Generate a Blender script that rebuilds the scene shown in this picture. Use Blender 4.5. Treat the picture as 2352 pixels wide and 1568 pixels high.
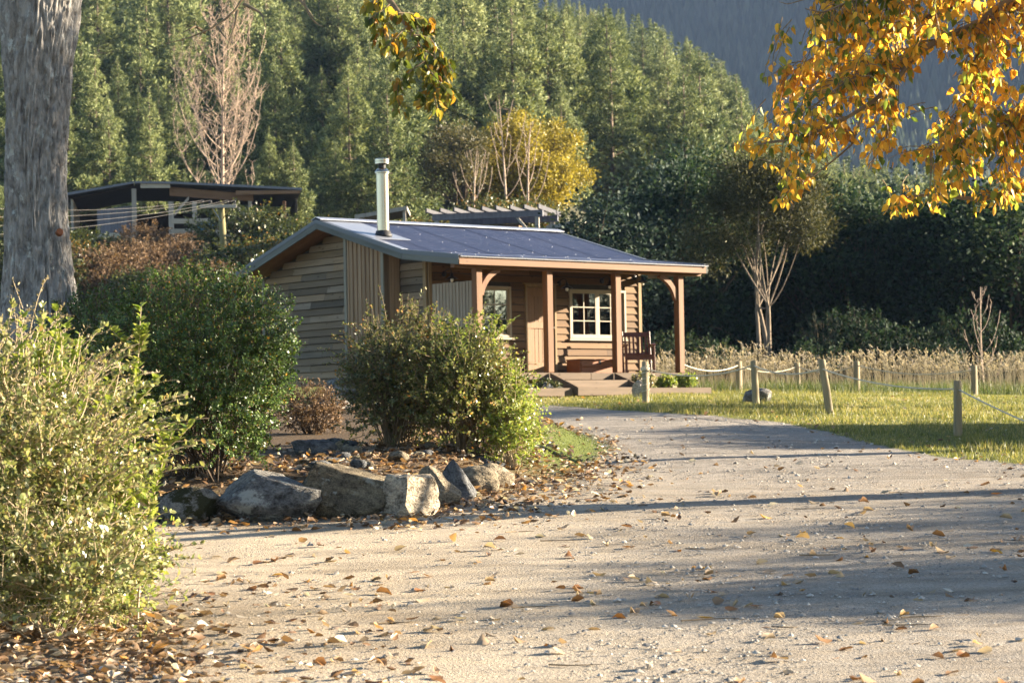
import bpy, bmesh, math, random
import numpy as np
from mathutils import Vector, Matrix, Quaternion

R = math.radians
for o in list(bpy.data.objects):
    bpy.data.objects.remove(o)
scene = bpy.context.scene
COL = scene.collection

# ------------------------------------------------------------------ camera, sky, sun, exposure
FV, ROLL, YH = 5391.0, 0.018, 984.4          # focal length, roll and horizon, on a picture 2352 wide
EYE = 1.5
cam_data = bpy.data.cameras.new('camera')
cam_data.sensor_width = 36.0
cam_data.lens = 36.0 * FV / 2352
cam_data.shift_y = (YH - 784) * math.cos(ROLL) / 2352
cam_data.shift_x = -(YH - 784) * math.sin(ROLL) / 2352
cam_data.clip_start = 0.5
cam_data.clip_end = 6000
cam_data.dof.use_dof = True
cam_data.dof.focus_distance = 23.0
cam_data.dof.aperture_fstop = 5.0
cam = bpy.data.objects.new('camera', cam_data)
COL.objects.link(cam)
cam.matrix_world = (Matrix.Translation((0, 0, EYE)) @ Matrix.Rotation(R(90), 4, 'X')
                    @ Matrix.Rotation(-ROLL, 4, 'Z'))
scene.camera = cam

SUN_AZ, SUN_EL = R(13), R(14.5)              # azimuth measured from +X towards +Y
world = bpy.data.worlds.new('World')
scene.world = world
world.use_nodes = True
wn = world.node_tree
sky = wn.nodes.new('ShaderNodeTexSky')
sky.sky_type = 'NISHITA'
sky.sun_disc = False
sky.sun_elevation = SUN_EL
sky.sun_rotation = R(90) - SUN_AZ
sky.air_density = 1.0
sky.dust_density = 0.5
sky.ozone_density = 2.0
wn.links.new(sky.outputs[0], wn.nodes['Background'].inputs[0])
wn.nodes['Background'].inputs[1].default_value = 0.05
sun_data = bpy.data.lights.new('sun', 'SUN')
sun_data.energy = 5.0
sun_data.angle = R(0.53)
sun_data.color = (1.0, 0.85, 0.64)
sun = bpy.data.objects.new('sun', sun_data)
COL.objects.link(sun)
SUN_DIR = Vector((math.cos(SUN_EL) * math.cos(SUN_AZ), math.cos(SUN_EL) * math.sin(SUN_AZ), math.sin(SUN_EL)))
sun.rotation_euler = SUN_DIR.to_track_quat('Z', 'Y').to_euler()
sun.location = SUN_DIR * 60
vs = scene.view_settings
vs.view_transform = 'Standard'
vs.look = 'None'
vs.gamma = 1.0
vs.exposure = 2.6
scene.cycles.use_denoising = True
scene.cycles.max_bounces = 8
scene.cycles.diffuse_bounces = 3
scene.cycles.glossy_bounces = 2
scene.cycles.transmission_bounces = 4
scene.cycles.transparent_max_bounces = 8
scene.cycles.volume_bounces = 0
scene.cycles.sample_clamp_indirect = 4.0
scene.cycles.caustics_reflective = False
scene.cycles.caustics_refractive = False


def at(px, py, d):
    """World point at depth d seen at picture point (px, py), picture 2352 wide."""
    x, y = px - 1176, py - 784
    c, s = math.cos(ROLL), math.sin(ROLL)
    a = (x * c - y * s) / FV
    b = ((YH - 784) - (x * s + y * c)) / FV
    return np.array([a * d, d, EYE + b * d])


def on_ground(px, py, d0=8.0, d1=70.0):
    """Where the line of sight meets the terrain."""
    prev = None
    for d in np.arange(d0, d1, 0.15):
        p = at(px, py, d)
        if p[2] <= float(tz(p[0], p[1])):
            return np.array([p[0], p[1], float(tz(p[0], p[1]))])
        prev = p
    return prev


# ------------------------------------------------------------------ noise and terrain
_g = np.random.default_rng(7)
_LAT = _g.random((256, 256))


def vnoise(x, y):
    x = np.asarray(x, float); y = np.asarray(y, float)
    xi = np.floor(x).astype(int); yi = np.floor(y).astype(int)
    fx = x - xi; fy = y - yi
    fx = fx * fx * (3 - 2 * fx); fy = fy * fy * (3 - 2 * fy)
    a = _LAT[xi % 256, yi % 256]; b = _LAT[(xi + 1) % 256, yi % 256]
    c = _LAT[xi % 256, (yi + 1) % 256]; d = _LAT[(xi + 1) % 256, (yi + 1) % 256]
    return (a * (1 - fx) + b * fx) * (1 - fy) + (c * (1 - fx) + d * fx) * fy


def fbm(x, y, o=4):
    s = 0; amp = 1; t = 0
    for i in range(o):
        s = s + amp * vnoise(x * 2 ** i + 17 * i, y * 2 ** i + 31 * i); t += amp; amp *= .5
    return s / t


def sstep(a, b, x):
    t = np.clip((x - a) / (b - a), 0, 1)
    return t * t * (3 - 2 * t)


_BY = [-40, 0, 12, 20, 27, 33, 38, 42, 46, 50, 60, 100, 150, 300, 700]
_BZ = [-2.4, -.75, 0, .52, .96, 1.35, 1.68, 1.86, 2.06, 2.2, 2.36, 3.0, 4.0, 9.0, 15]
_HY = [-40, 56, 62, 70, 80, 95, 105, 125, 200, 300, 420, 700]
_HZ = [0, 0, .5, 2.1, 4.1, 6.6, 7.3, 8.0, 20.5, 37, 62, 80]
_yy = np.arange(-40, 701, .5)
_k = np.ones(9) / 9
_BS = np.convolve(np.pad(np.interp(_yy, _BY, _BZ), 4, 'edge'), _k, 'valid')
_HS = np.convolve(np.pad(np.interp(_yy, _HY, _HZ), 4, 'edge'), _k, 'valid')


def bed_r(x, y):
    """Distance measure of the planted island: 1 at its edge."""
    cx = -3.05 + .13 * np.clip(y - 25, 0, 6)
    return (np.abs((x - cx) / 3.55) ** 2.5 + np.abs((y - 30.0) / 7.8) ** 2.5) ** .4


def mound(x, y):
    return .36 * sstep(1.0, .72, bed_r(x, y))


def tz(x, y):
    x = np.asarray(x, float); y = np.asarray(y, float)
    z = np.interp(y, _yy, _BS)
    z = z - .028 * np.maximum(0, x - 3) * sstep(24, 34, y) * sstep(140, 70, y)
    hill = np.interp(y, _yy, _HS)
    x1 = np.interp(y, [60, 90, 130, 260, 420], [0, 0, 3, 8, 11])
    k = np.interp(y, [60, 90, 260, 420], [.9, .8, .66, .8])
    hill = np.maximum(0, hill - k * np.maximum(0, x - x1))
    z = z + hill + mound(x, y)
    return z


def tzn(x, y):
    return tz(x, y) + .03 * (fbm(x * .9, y * .9, 3) - .5) + .012 * (fbm(x * 5, y * 5, 2) - .5)


# ------------------------------------------------------------------ materials
def new_mat(name):
    m = bpy.data.materials.new(name)
    m.use_nodes = True
    nt = m.node_tree
    nt.nodes.clear()
    return m, nt


def nd(nt, t, **kw):
    n = nt.nodes.new(t)
    for k, v in kw.items():
        if k.startswith('i_'):
            key = k[2:]
            n.inputs[int(key) if key.isdigit() else key].default_value = v
        else:
            setattr(n, k, v)
    return n


def ramp(nt, fac, stops):
    r = nt.nodes.new('ShaderNodeValToRGB')
    el = r.color_ramp.elements
    while len(el) < len(stops):
        el.new(0.5)
    for e, (p, c) in zip(el, stops):
        e.position = p
        e.color = (c[0], c[1], c[2], 1)
    nt.links.new(fac, r.inputs[0])
    return r.outputs[0]


def mixc(nt, fac, a, b, mode='MIX'):
    m = nt.nodes.new('ShaderNodeMix')
    m.data_type = 'RGBA'
    m.blend_type = mode
    for s, v in ((m.inputs[0], fac), (m.inputs[6], a), (m.inputs[7], b)):
        if isinstance(v, (int, float)):
            s.default_value = v
        elif isinstance(v, tuple):
            s.default_value = (v[0], v[1], v[2], 1)
        else:
            nt.links.new(v, s)
    return m.outputs[2]


def noise(nt, vec, scale, detail=4, rough=.55, dist=0):
    n = nd(nt, 'ShaderNodeTexNoise')
    n.inputs['Scale'].default_value = scale
    n.inputs['Detail'].default_value = detail
    n.inputs['Roughness'].default_value = rough
    n.inputs['Distortion'].default_value = dist
    nt.links.new(vec, n.inputs['Vector'])
    return n.outputs[0]


def finish(nt, col, rough=.8, bump=None, bs=.3, bd=.02, metal=0., spec=.3, coat=0):
    b = nd(nt, 'ShaderNodeBsdfPrincipled')
    if isinstance(col, tuple):
        b.inputs['Base Color'].default_value = (*col, 1)
    else:
        nt.links.new(col, b.inputs['Base Color'])
    if isinstance(rough, (int, float)):
        b.inputs['Roughness'].default_value = rough
    else:
        nt.links.new(rough, b.inputs['Roughness'])
    b.inputs['Metallic'].default_value = metal
    b.inputs['Specular IOR Level'].default_value = spec
    if bump is not None:
        bn = nd(nt, 'ShaderNodeBump')
        bn.inputs['Strength'].default_value = bs
        bn.inputs['Distance'].default_value = bd
        nt.links.new(bump, bn.inputs['Height'])
        nt.links.new(bn.outputs[0], b.inputs['Normal'])
    o = nd(nt, 'ShaderNodeOutputMaterial')
    nt.links.new(b.outputs[0], o.inputs[0])
    return b


def coords(nt, scale=(1, 1, 1), per_object=True):
    tc = nd(nt, 'ShaderNodeTexCoord')
    mp = nd(nt, 'ShaderNodeMapping')
    mp.inputs['Scale'].default_value = scale
    nt.links.new(tc.outputs['Object'], mp.inputs[0])
    oi = nd(nt, 'ShaderNodeObjectInfo')
    if per_object:
        ml = nd(nt, 'ShaderNodeMath', operation='MULTIPLY')
        ml.inputs[1].default_value = 37.0
        nt.links.new(oi.outputs['Random'], ml.inputs[0])
        nt.links.new(ml.outputs[0], mp.inputs['Location'])
    return mp.outputs[0], oi.outputs['Random']


def wood(name, stops, grain=(1.2, 22, 22), knots=True, rough=.75, var=.5, bs=.35):
    """Timber with grain along local X (grain gives the stretch); each board takes its own shade from the ramp."""
    m, nt = new_mat(name)
    v, rnd = coords(nt, grain)
    n1 = noise(nt, v, 1.0, 5, .6)
    v2, _ = coords(nt, (grain[0] * .6, grain[1] * .25, grain[2] * .25))
    n2 = noise(nt, v2, 1.3, 3, .5)
    mx = nd(nt, 'ShaderNodeMath', operation='MULTIPLY_ADD')
    nt.links.new(rnd, mx.inputs[0]); mx.inputs[1].default_value = var
    ad = nd(nt, 'ShaderNodeMath', operation='MULTIPLY'); ad.inputs[1].default_value = 1.25 * (1 - var)
    nt.links.new(n2, ad.inputs[0]); nt.links.new(ad.outputs[0], mx.inputs[2])
    base = ramp(nt, mx.outputs[0], stops)
    dark = mixc(nt, 1.0, base, ramp(nt, n1, [(.3, (.78, .77, .76)), (.62, (1.06, 1.05, 1.04))]), 'MULTIPLY')
    if knots:
        vo = nd(nt, 'ShaderNodeTexVoronoi')
        v3, _ = coords(nt, (2.2 * grain[0], grain[1] * .36, grain[2] * .36))
        nt.links.new(v3, vo.inputs['Vector']); vo.inputs['Scale'].default_value = 1.0
        k = ramp(nt, vo.outputs['Distance'], [(.06, (.35, .3, .26)), (.17, (1, 1, 1))])
        dark = mixc(nt, .8, dark, k, 'MULTIPLY')
    finish(nt, dark, rough, n1, bs, .006)
    return m


def plain(name, c, rough=.6, metal=0., var=.15, scale=6., bs=.15, spec=.3):
    m, nt = new_mat(name)
    v, rnd = coords(nt)
    n = noise(nt, v, scale, 4)
    k = ramp(nt, n, [(.3, (1 - var, 1 - var, 1 - var)), (.7, (1 + var, 1 + var, 1 + var))])
    finish(nt, mixc(nt, 1.0, c, k, 'MULTIPLY'), rough, n, bs, .01, metal, spec)
    return m


def leafmat(name, stops, trans=.35, rough=.45, spec=.35, obj_var=.0, patch=None, tint=None):
    """Leaf shader: each leaf (mesh island) draws its colour from the ramp; light passes through the blade."""
    m, nt = new_mat(name)
    g = nd(nt, 'ShaderNodeNewGeometry')
    fac = g.outputs['Random Per Island']
    if patch or obj_var:
        tc = nd(nt, 'ShaderNodeTexCoord')
        pn = noise(nt, tc.outputs['Object'], patch or .6, 2)
        a = nd(nt, 'ShaderNodeMath', operation='MULTIPLY_ADD')
        nt.links.new(pn, a.inputs[0]); a.inputs[1].default_value = 1.1 if patch else 0
        a.inputs[2].default_value = -.55 if patch else 0
        b = nd(nt, 'ShaderNodeMath', operation='ADD')
        nt.links.new(fac, b.inputs[0]); nt.links.new(a.outputs[0], b.inputs[1])
        oi = nd(nt, 'ShaderNodeObjectInfo')
        c = nd(nt, 'ShaderNodeMath', operation='MULTIPLY_ADD')
        nt.links.new(oi.outputs['Random'], c.inputs[0]); c.inputs[1].default_value = obj_var
        nt.links.new(b.outputs[0], c.inputs[2])
        d = nd(nt, 'ShaderNodeMath', operation='SUBTRACT', use_clamp=True)
        nt.links.new(c.outputs[0], d.inputs[0]); d.inputs[1].default_value = obj_var * .5
        fac = d.outputs[0]
    col = ramp(nt, fac, stops)
    p = nd(nt, 'ShaderNodeBsdfPrincipled')
    nt.links.new(col, p.inputs['Base Color'])
    p.inputs['Roughness'].default_value = rough
    p.inputs['Specular IOR Level'].default_value = spec
    t = nd(nt, 'ShaderNodeBsdfTranslucent')
    nt.links.new(mixc(nt, 1.0, col, (1.15, 1.1, .75) if tint is None else tint, 'MULTIPLY'), t.inputs[0])
    ms = nd(nt, 'ShaderNodeMixShader')
    ms.inputs[0].default_value = trans
    nt.links.new(p.outputs[0], ms.inputs[1]); nt.links.new(t.outputs[0], ms.inputs[2])
    o = nd(nt, 'ShaderNodeOutputMaterial')
    nt.links.new(ms.outputs[0], o.inputs[0])
    return m


def bark(name, c1, c2, lichen=None, vs=(9, 9, 1.6), bs=.8, bd=.03):
    m, nt = new_mat(name)
    v, _ = coords(nt, vs)
    n1 = noise(nt, v, 1.0, 6, .65, .4)
    v2, _ = coords(nt, (2.5, 2.5, 2.0))
    n2 = noise(nt, v2, 1.6, 5, .6)
    col = ramp(nt, n1, [(.30, c1), (.58, c2)])
    if lichen:
        v3, _ = coords(nt, (7, 7, 5))
        n3 = noise(nt, v3, 1.2, 6, .7)
        f = ramp(nt, n3, [(.54, (0, 0, 0)), (.62, (1, 1, 1))])
        f2 = ramp(nt, n2, [(.48, (0, 0, 0)), (.58, (1, 1, 1))])
        col = mixc(nt, mixc(nt, 1.0, f, f2, 'MULTIPLY'), col, lichen)
    finish(nt, col, .9, n1, bs, bd, 0, .2)
    return m


M = {}
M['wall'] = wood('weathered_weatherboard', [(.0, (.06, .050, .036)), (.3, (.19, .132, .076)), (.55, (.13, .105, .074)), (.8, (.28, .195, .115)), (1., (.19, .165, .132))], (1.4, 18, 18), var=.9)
M['wallv'] = wood('vertical_cladding', [(.0, (.10, .07, .045)), (.5, (.25, .165, .095)), (1., (.34, .24, .15))], (18, 18, 1.4), var=.6)
M['screen'] = wood('silvered_screen_timber', [(.0, (.17, .14, .105)), (.5, (.27, .225, .17)), (1., (.34, .28, .215))], (18, 18, 1.4), var=.5)
M['post'] = wood('oiled_post_timber', [(.0, (.105, .042, .014)), (.5, (.155, .066, .022)), (1., (.19, .084, .03))], (16, 16, 1.2), rough=.6, var=.35)
M['beam'] = wood('oiled_beam_timber', [(.0, (.105, .042, .014)), (.5, (.15, .066, .023)), (1., (.19, .084, .031))], (1.2, 16, 16), rough=.6, var=.35)
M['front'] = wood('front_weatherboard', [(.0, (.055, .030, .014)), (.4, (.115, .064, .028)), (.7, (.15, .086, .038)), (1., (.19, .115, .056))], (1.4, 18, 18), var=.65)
M['deck'] = wood('deck_timber', [(.0, (.075, .052, .034)), (.5, (.125, .088, .058)), (1., (.165, .12, .082))], (1.4, 16, 16), var=.5)
M['fascia'] = wood('grey_fascia_board', [(.0, (.075, .085, .08)), (.5, (.115, .125, .115)), (1., (.15, .16, .145))], (1.2, 14, 14), var=.4)
M['soffit'] = wood('soffit_ply', [(.0, (.22, .10, .035)), (.5, (.32, .15, .055)), (1., (.40, .20, .08))], (8, 1.5, 8), var=.4, knots=False)
M['trim'] = wood('corner_trim', [(.0, (.14, .135, .105)), (.5, (.20, .19, .15)), (1., (.26, .235, .18))], (16, 16, 1.4), var=.3)
M['trimw'] = wood('warm_corner_trim', [(.0, (.17, .115, .058)), (.5, (.22, .155, .082)), (1., (.27, .19, .105))], (16, 16, 1.4), var=.3)
M['door'] = wood('door_timber', [(.0, (.13, .065, .023)), (.5, (.18, .094, .036)), (1., (.22, .12, .05))], (14, 14, 1.2), rough=.5, var=.3)
M['chest'] = wood('chest_timber', [(.0, (.12, .034, .010)), (.5, (.20, .065, .018)), (1., (.28, .105, .03))], (1.2, 14, 14), rough=.45, var=.4)
M['chair'] = wood('mahogany_timber', [(.0, (.085, .026, .014)), (.5, (.13, .042, .022)), (1., (.17, .058, .03))], (10, 10, 1.5), rough=.4, var=.3)
M['oldwood'] = wood('grey_barn_timber', [(.0, (.20, .18, .155)), (.5, (.33, .30, .26)), (1., (.44, .40, .34))], (14, 14, 1.3), var=.5)
M['oldrail'] = wood('grey_rail_timber', [(.0, (.24, .21, .17)), (.5, (.38, .34, .28)), (1., (.46, .42, .35))], (1.3, 14, 14), var=.5)
M['barnbeam'] = wood('barn_beam_timber', [(.0, (.13, .07, .04)), (.5, (.20, .115, .06)), (1., (.26, .16, .09))], (1.3, 14, 14), var=.5)
M['lilac'] = wood('painted_grey_boards', [(.0, (.11, .11, .135)), (.5, (.15, .15, .18)), (1., (.19, .19, .22))], (14, 14, 1.3), var=.4, knots=False)
M['pergola'] = wood('dark_grey_pergola_timber', [(.0, (.03, .03, .038)), (.5, (.05, .05, .06)), (1., (.07, .07, .082))], (14, 14, 1.3), var=.4, knots=False)
M['fpost'] = wood('fence_post_timber', [(.0, (.15, .13, .08)), (.5, (.24, .20, .12)), (1., (.32, .26, .16))], (22, 22, 2.2), var=.4)
M['pole'] = wood('mossy_pole_timber', [(.0, (.10, .095, .035)), (.5, (.17, .15, .06)), (1., (.22, .19, .09))], (14, 14, 1.1), var=.3, knots=False)
M['frame'] = plain('cream_window_paint', (.30, .255, .185), .5, 0, .06)
M['dark'] = plain('dark_shade_lining', (.05, .045, .04), .9)  # near-black, stands in for shade in the board gaps and the barn
M['black'] = plain('black_enamel', (.012, .012, .013), .35, 0, .1)
M['bulb'] = plain('frosted_bulb_glass', (.75, .73, .68), .15, 0, .02)
M['curtain'] = plain('linen_curtain', (.16, .135, .10), .9, 0, .15, 3)
M['shade'] = plain('white_lamp_shade', (.75, .72, .66), .8, 0, .04)
M['rubber'] = plain('flue_boot_rubber', (.02, .02, .022), .6)
M['rope'] = plain('pale_rope', (.55, .48, .36), .9, 0, .2, 40)
M['wire'] = plain('wire', (.12, .11, .10), .5)
M['soil'] = plain('garden_soil', (.055, .04, .028), .95, 0, .4, 14, .5)
M['twig'] = plain('twig_bark', (.20, .145, .085), .85, 0, .3, 9)
M['twigpale'] = plain('pale_twig_bark', (.42, .33, .22), .8, 0, .25, 9)
M['dtwig'] = plain('dark_twig_bark', (.085, .06, .04), .85, 0, .3, 9)
M['bare'] = plain('bare_branch_bark', (.36, .27, .20), .85, 0, .25, 4)
M['pinebark'] = plain('pine_bark', (.13, .10, .075), .95, 0, .3, 4)
M['flower'] = plain('white_petals', (.75, .72, .66), .7, 0, .05)
M['berry'] = plain('red_berry_skin', (.38, .03, .02), .3, 0, .1)
M['blue'] = plain('blue_rope_coil', (.06, .22, .36), .6)
M['trunk'] = bark('furrowed_grey_bark', (.085, .076, .07), (.33, .31, .288), (.46, .47, .44), (13, 13, 5.5), 1.0, .05)
M['manuka'] = bark('pale_manuka_bark', (.09, .07, .052), (.24, .19, .14), None, (12, 12, 2))


def steel(name, c, rough=.35, metal=1.0, scale=(6, 6, .5)):
    m, nt = new_mat(name)
    v, _ = coords(nt, scale)
    n = noise(nt, v, 2.0, 4)
    r = nd(nt, 'ShaderNodeMapRange'); r.inputs[3].default_value = rough * .75; r.inputs[4].default_value = rough * 1.3
    nt.links.new(n, r.inputs[0])
    finish(nt, mixc(nt, 1.0, c, ramp(nt, n, [(.3, (.88, .88, .88)), (.7, (1.06, 1.06, 1.06))]), 'MULTIPLY'), r.outputs[0], None, 0, 0, metal, .5)
    return m


M['flue'] = steel('brushed_stainless_steel', (.46, .40, .32), .18)
M['roof'] = steel('slate_blue_roof_paint', (.15, .155, .215), .45, .2, (3, 1, 1))
M['flash'] = steel('pale_zinc_flashing', (.30, .32, .37), .38, .45)
M['ridge'] = steel('ridge_cap_paint', (.085, .095, .115), .45, .25)
M['barnroof'] = steel('barn_roof_paint', (.13, .14, .17), .45, .3)


def glassmat():
    m, nt = new_mat('window_glass')
    f = nd(nt, 'ShaderNodeFresnel'); f.inputs[0].default_value = 1.52
    g = nd(nt, 'ShaderNodeBsdfGlossy'); g.inputs['Roughness'].default_value = .02
    t = nd(nt, 'ShaderNodeBsdfTransparent'); t.inputs[0].default_value = (.82, .86, .84, 1)
    a = nd(nt, 'ShaderNodeMath', operation='MULTIPLY_ADD', use_clamp=True)
    nt.links.new(f.outputs[0], a.inputs[0]); a.inputs[1].default_value = 1.6; a.inputs[2].default_value = .06
    ms = nd(nt, 'ShaderNodeMixShader')
    nt.links.new(a.outputs[0], ms.inputs[0]); nt.links.new(t.outputs[0], ms.inputs[1]); nt.links.new(g.outputs[0], ms.inputs[2])
    o = nd(nt, 'ShaderNodeOutputMaterial'); nt.links.new(ms.outputs[0], o.inputs[0])
    return m


M['glass'] = glassmat()


def stone(name, a, b, c, moss=None, sc=2.2, cracks=True, mossamt=.56):
    m, nt = new_mat(name)
    v, _ = coords(nt, (1, 1, 1.4))
    n1 = noise(nt, v, sc, 8, .65, .6)
    n2 = noise(nt, v, sc * 5, 8, .7)
    n3 = noise(nt, v, sc * 22, 4, .6)
    col = ramp(nt, n1, [(.3, a), (.5, b), (.7, c)])
    col = mixc(nt, 1.0, col, ramp(nt, n2, [(.36, (.34, .33, .31)), (.5, (1, 1, 1)), (.64, (1.35, 1.32, 1.25))]), 'MULTIPLY')
    col = mixc(nt, 1.0, col, ramp(nt, n3, [(.36, (.62, .61, .6)), (.62, (1.2, 1.2, 1.18))]), 'MULTIPLY')
    if moss:
        f = ramp(nt, noise(nt, v, sc * 2.3, 7, .7), [(mossamt, (0, 0, 0)), (mossamt + .06, (1, 1, 1))])
        col = mixc(nt, f, col, moss)
    h = nd(nt, 'ShaderNodeMath', operation='ADD')
    nt.links.new(n2, h.inputs[0]); nt.links.new(n3, h.inputs[1])
    finish(nt, col, .9, h.outputs[0], 1.0, .05, 0, .2)
    return m


M['rock_lichen'] = stone('grey_lichen_stone', (.10, .10, .105), (.17, .165, .16), (.24, .225, .20), (.36, .36, .32), 1.8, True, .55)
M['rock_brown'] = stone('brown_crusted_stone', (.085, .07, .05), (.19, .155, .105), (.30, .25, .17), (.33, .32, .27), 2.6, True, .6)
M['rock_pale'] = stone('pale_sandstone', (.34, .28, .21), (.44, .37, .28), (.52, .45, .36), None, 1.6)
M['rock_tan'] = stone('tan_stone', (.20, .165, .12), (.28, .235, .17), (.35, .29, .215), None, 2.0)
M['rock_blue'] = stone('blue_grey_stone', (.085, .09, .10), (.14, .145, .155), (.20, .20, .20), None, 2.0)
M['rock_moss'] = stone('mossy_stone', (.12, .11, .095), (.22, .20, .17), (.33, .31, .27), (.035, .032, .008), 2.4, True, .45)
M['pebble'] = plain('gravel_stone', (.34, .31, .27), .9, 0, .4, 3)

# leaves
M['lf_box'] = leafmat('small_glossy_green_leaf', [(.0, (.022, .050, .012)), (.45, (.060, .115, .022)), (.8, (.12, .19, .04)), (.96, (.18, .22, .06)), (1., (.42, .20, .02))], .28, .38, .4)
M['lf_pale'] = leafmat('pale_olive_leaf', [(.0, (.07, .10, .03)), (.35, (.19, .22, .07)), (.7, (.32, .325, .13)), (.9, (.42, .39, .23)), (1., (.36, .24, .10))], .40, .35, .5)
M['lf_dry'] = leafmat('dry_twiggy_leaf', [(.0, (.13, .11, .055)), (.5, (.26, .22, .12)), (1., (.38, .31, .19))], .4, .5, .4)
M['lf_mix'] = leafmat('olive_hedge_leaf', [(.0, (.035, .052, .018)), (.4, (.12, .14, .04)), (.75, (.23, .23, .08)), (.94, (.36, .31, .15)), (1., (.45, .20, .04))], .38, .32, .5, 0, 1.2)
M['lf_olive'] = leafmat('yellow_olive_leaf', [(.0, (.05, .075, .02)), (.4, (.15, .18, .045)), (.75, (.26, .27, .085)), (.95, (.38, .33, .16)), (1., (.45, .20, .04))], .42, .32, .5, 0, 1.2)  # paler, yellower variant of the olive hedge leaf
M['lf_shoot'] = leafmat('bright_yellow_green_leaf', [(.0, (.12, .19, .03)), (.5, (.25, .32, .06)), (1., (.36, .38, .10))], .45, .35, .5)
M['lf_gold'] = leafmat('golden_poplar_leaf', [(.0, (.42, .20, .03)), (.22, (.68, .39, .045)), (.6, (.80, .49, .07)), (.70, (.52, .44, .09)), (.80, (.24, .29, .05)), (1., (.10, .16, .03))], .68, .42, .4, 0, .75, (1.15, 1.05, .7))
M['lf_goldone'] = leafmat('golden_leaf_blade', [(.0, (.42, .20, .03)), (.22, (.68, .39, .045)), (.6, (.80, .49, .07)), (.72, (.52, .44, .09)), (.82, (.24, .29, .05)), (1., (.10, .16, .03))], .68, .42, .4, .98, None, (1.15, 1.05, .7))
M['lf_pop'] = leafmat('olive_poplar_leaf', [(.0, (.05, .075, .012)), (.4, (.15, .17, .03)), (.7, (.28, .24, .04)), (.9, (.40, .25, .03)), (1., (.34, .15, .02))], .5, .42, .4)
M['lf_popone'] = leafmat('olive_leaf_blade', [(.0, (.05, .08, .012)), (.4, (.14, .17, .03)), (.65, (.26, .25, .045)), (.88, (.42, .28, .035)), (1., (.34, .15, .02))], .5, .42, .4, .98)
M['lf_fall'] = leafmat('fallen_brown_leaf', [(.0, (.085, .05, .03)), (.3, (.19, .11, .055)), (.55, (.29, .195, .12)), (.72, (.42, .34, .26)), (.84, (.44, .22, .05)), (.9, (.50, .45, .38)), (1., (.60, .56, .50))], .25, .42, .45)
M['lf_fallone'] = leafmat('fallen_leaf_blade', [(.0, (.13, .07, .035)), (.25, (.28, .13, .045)), (.5, (.36, .25, .15)), (.75, (.46, .38, .28)), (.9, (.50, .28, .04)), (1., (.52, .46, .38))], .25, .5, .35, .98)
M['lf_pine'] = leafmat('pine_needle_tuft', [(.0, (.05, .078, .034)), (.45, (.15, .185, .075)), (1., (.33, .36, .165))], .20, .6, .15, .45, .25)
M['lf_wattle'] = leafmat('golden_wattle_leaf', [(.0, (.09, .085, .015)), (.4, (.23, .185, .022)), (.75, (.35, .29, .042)), (1., (.46, .38, .075))], .35, .5, .3, 0, .7)
M['lf_ever'] = leafmat('dark_evergreen_leaf', [(.0, (.009, .021, .012)), (.5, (.022, .045, .021)), (.85, (.038, .066, .03)), (1., (.08, .105, .045))], .25, .65, .12, .5, .4)
M['lf_everblue'] = leafmat('blue_green_leaf', [(.0, (.015, .029, .023)), (.5, (.036, .060, .045)), (1., (.08, .11, .085))], .22, .65, .12, .5, .4)
M['lf_manuka'] = leafmat('fine_manuka_leaf', [(.0, (.035, .036, .016)), (.5, (.085, .08, .035)), (1., (.16, .14, .06))], .3, .5, .3)
M['lf_manukad'] = leafmat('dark_manuka_leaf', [(.0, (.020, .026, .012)), (.5, (.05, .056, .024)), (1., (.12, .11, .045))], .25, .6, .15)
M['lf_brown'] = leafmat('dry_brown_scrub_leaf', [(.0, (.075, .045, .025)), (.5, (.16, .10, .055)), (1., (.25, .165, .10))], .25, .6, .2)
M['lf_bank'] = leafmat('bank_creeper_leaf', [(.0, (.025, .040, .012)), (.5, (.065, .085, .022)), (.9, (.14, .15, .045)), (1., (.35, .18, .03))], .3, .4, .4, .4, .5)
M['lf_bloom'] = leafmat('pale_bloom_leaf', [(.0, (.13, .16, .04)), (.4, (.27, .28, .09)), (.7, (.40, .33, .24)), (1., (.55, .48, .40))], .35, .5, .3, 0, .9)
M['lf_grass'] = leafmat('lawn_blade', [(.0, (.08, .10, .025)), (.5, (.18, .19, .05)), (.82, (.29, .265, .085)), (1., (.40, .33, .16))], .45, .45, .3, 0, .35)
M['lf_straw'] = leafmat('straw_grass_blade', [(.0, (.22, .18, .13)), (.5, (.37, .31, .24)), (1., (.54, .47, .38))], .4, .6, .25)
M['lf_rank'] = leafmat('rank_grass_blade', [(.0, (.04, .07, .018)), (.5, (.085, .12, .032)), (1., (.17, .17, .07))], .4, .5, .25)
M['lf_far'] = leafmat('far_conifer_foliage', [(.0, (.03, .045, .03)), (.5, (.05, .07, .045)), (1., (.085, .10, .06))], .15, .7, .1, 0, .01)


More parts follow.
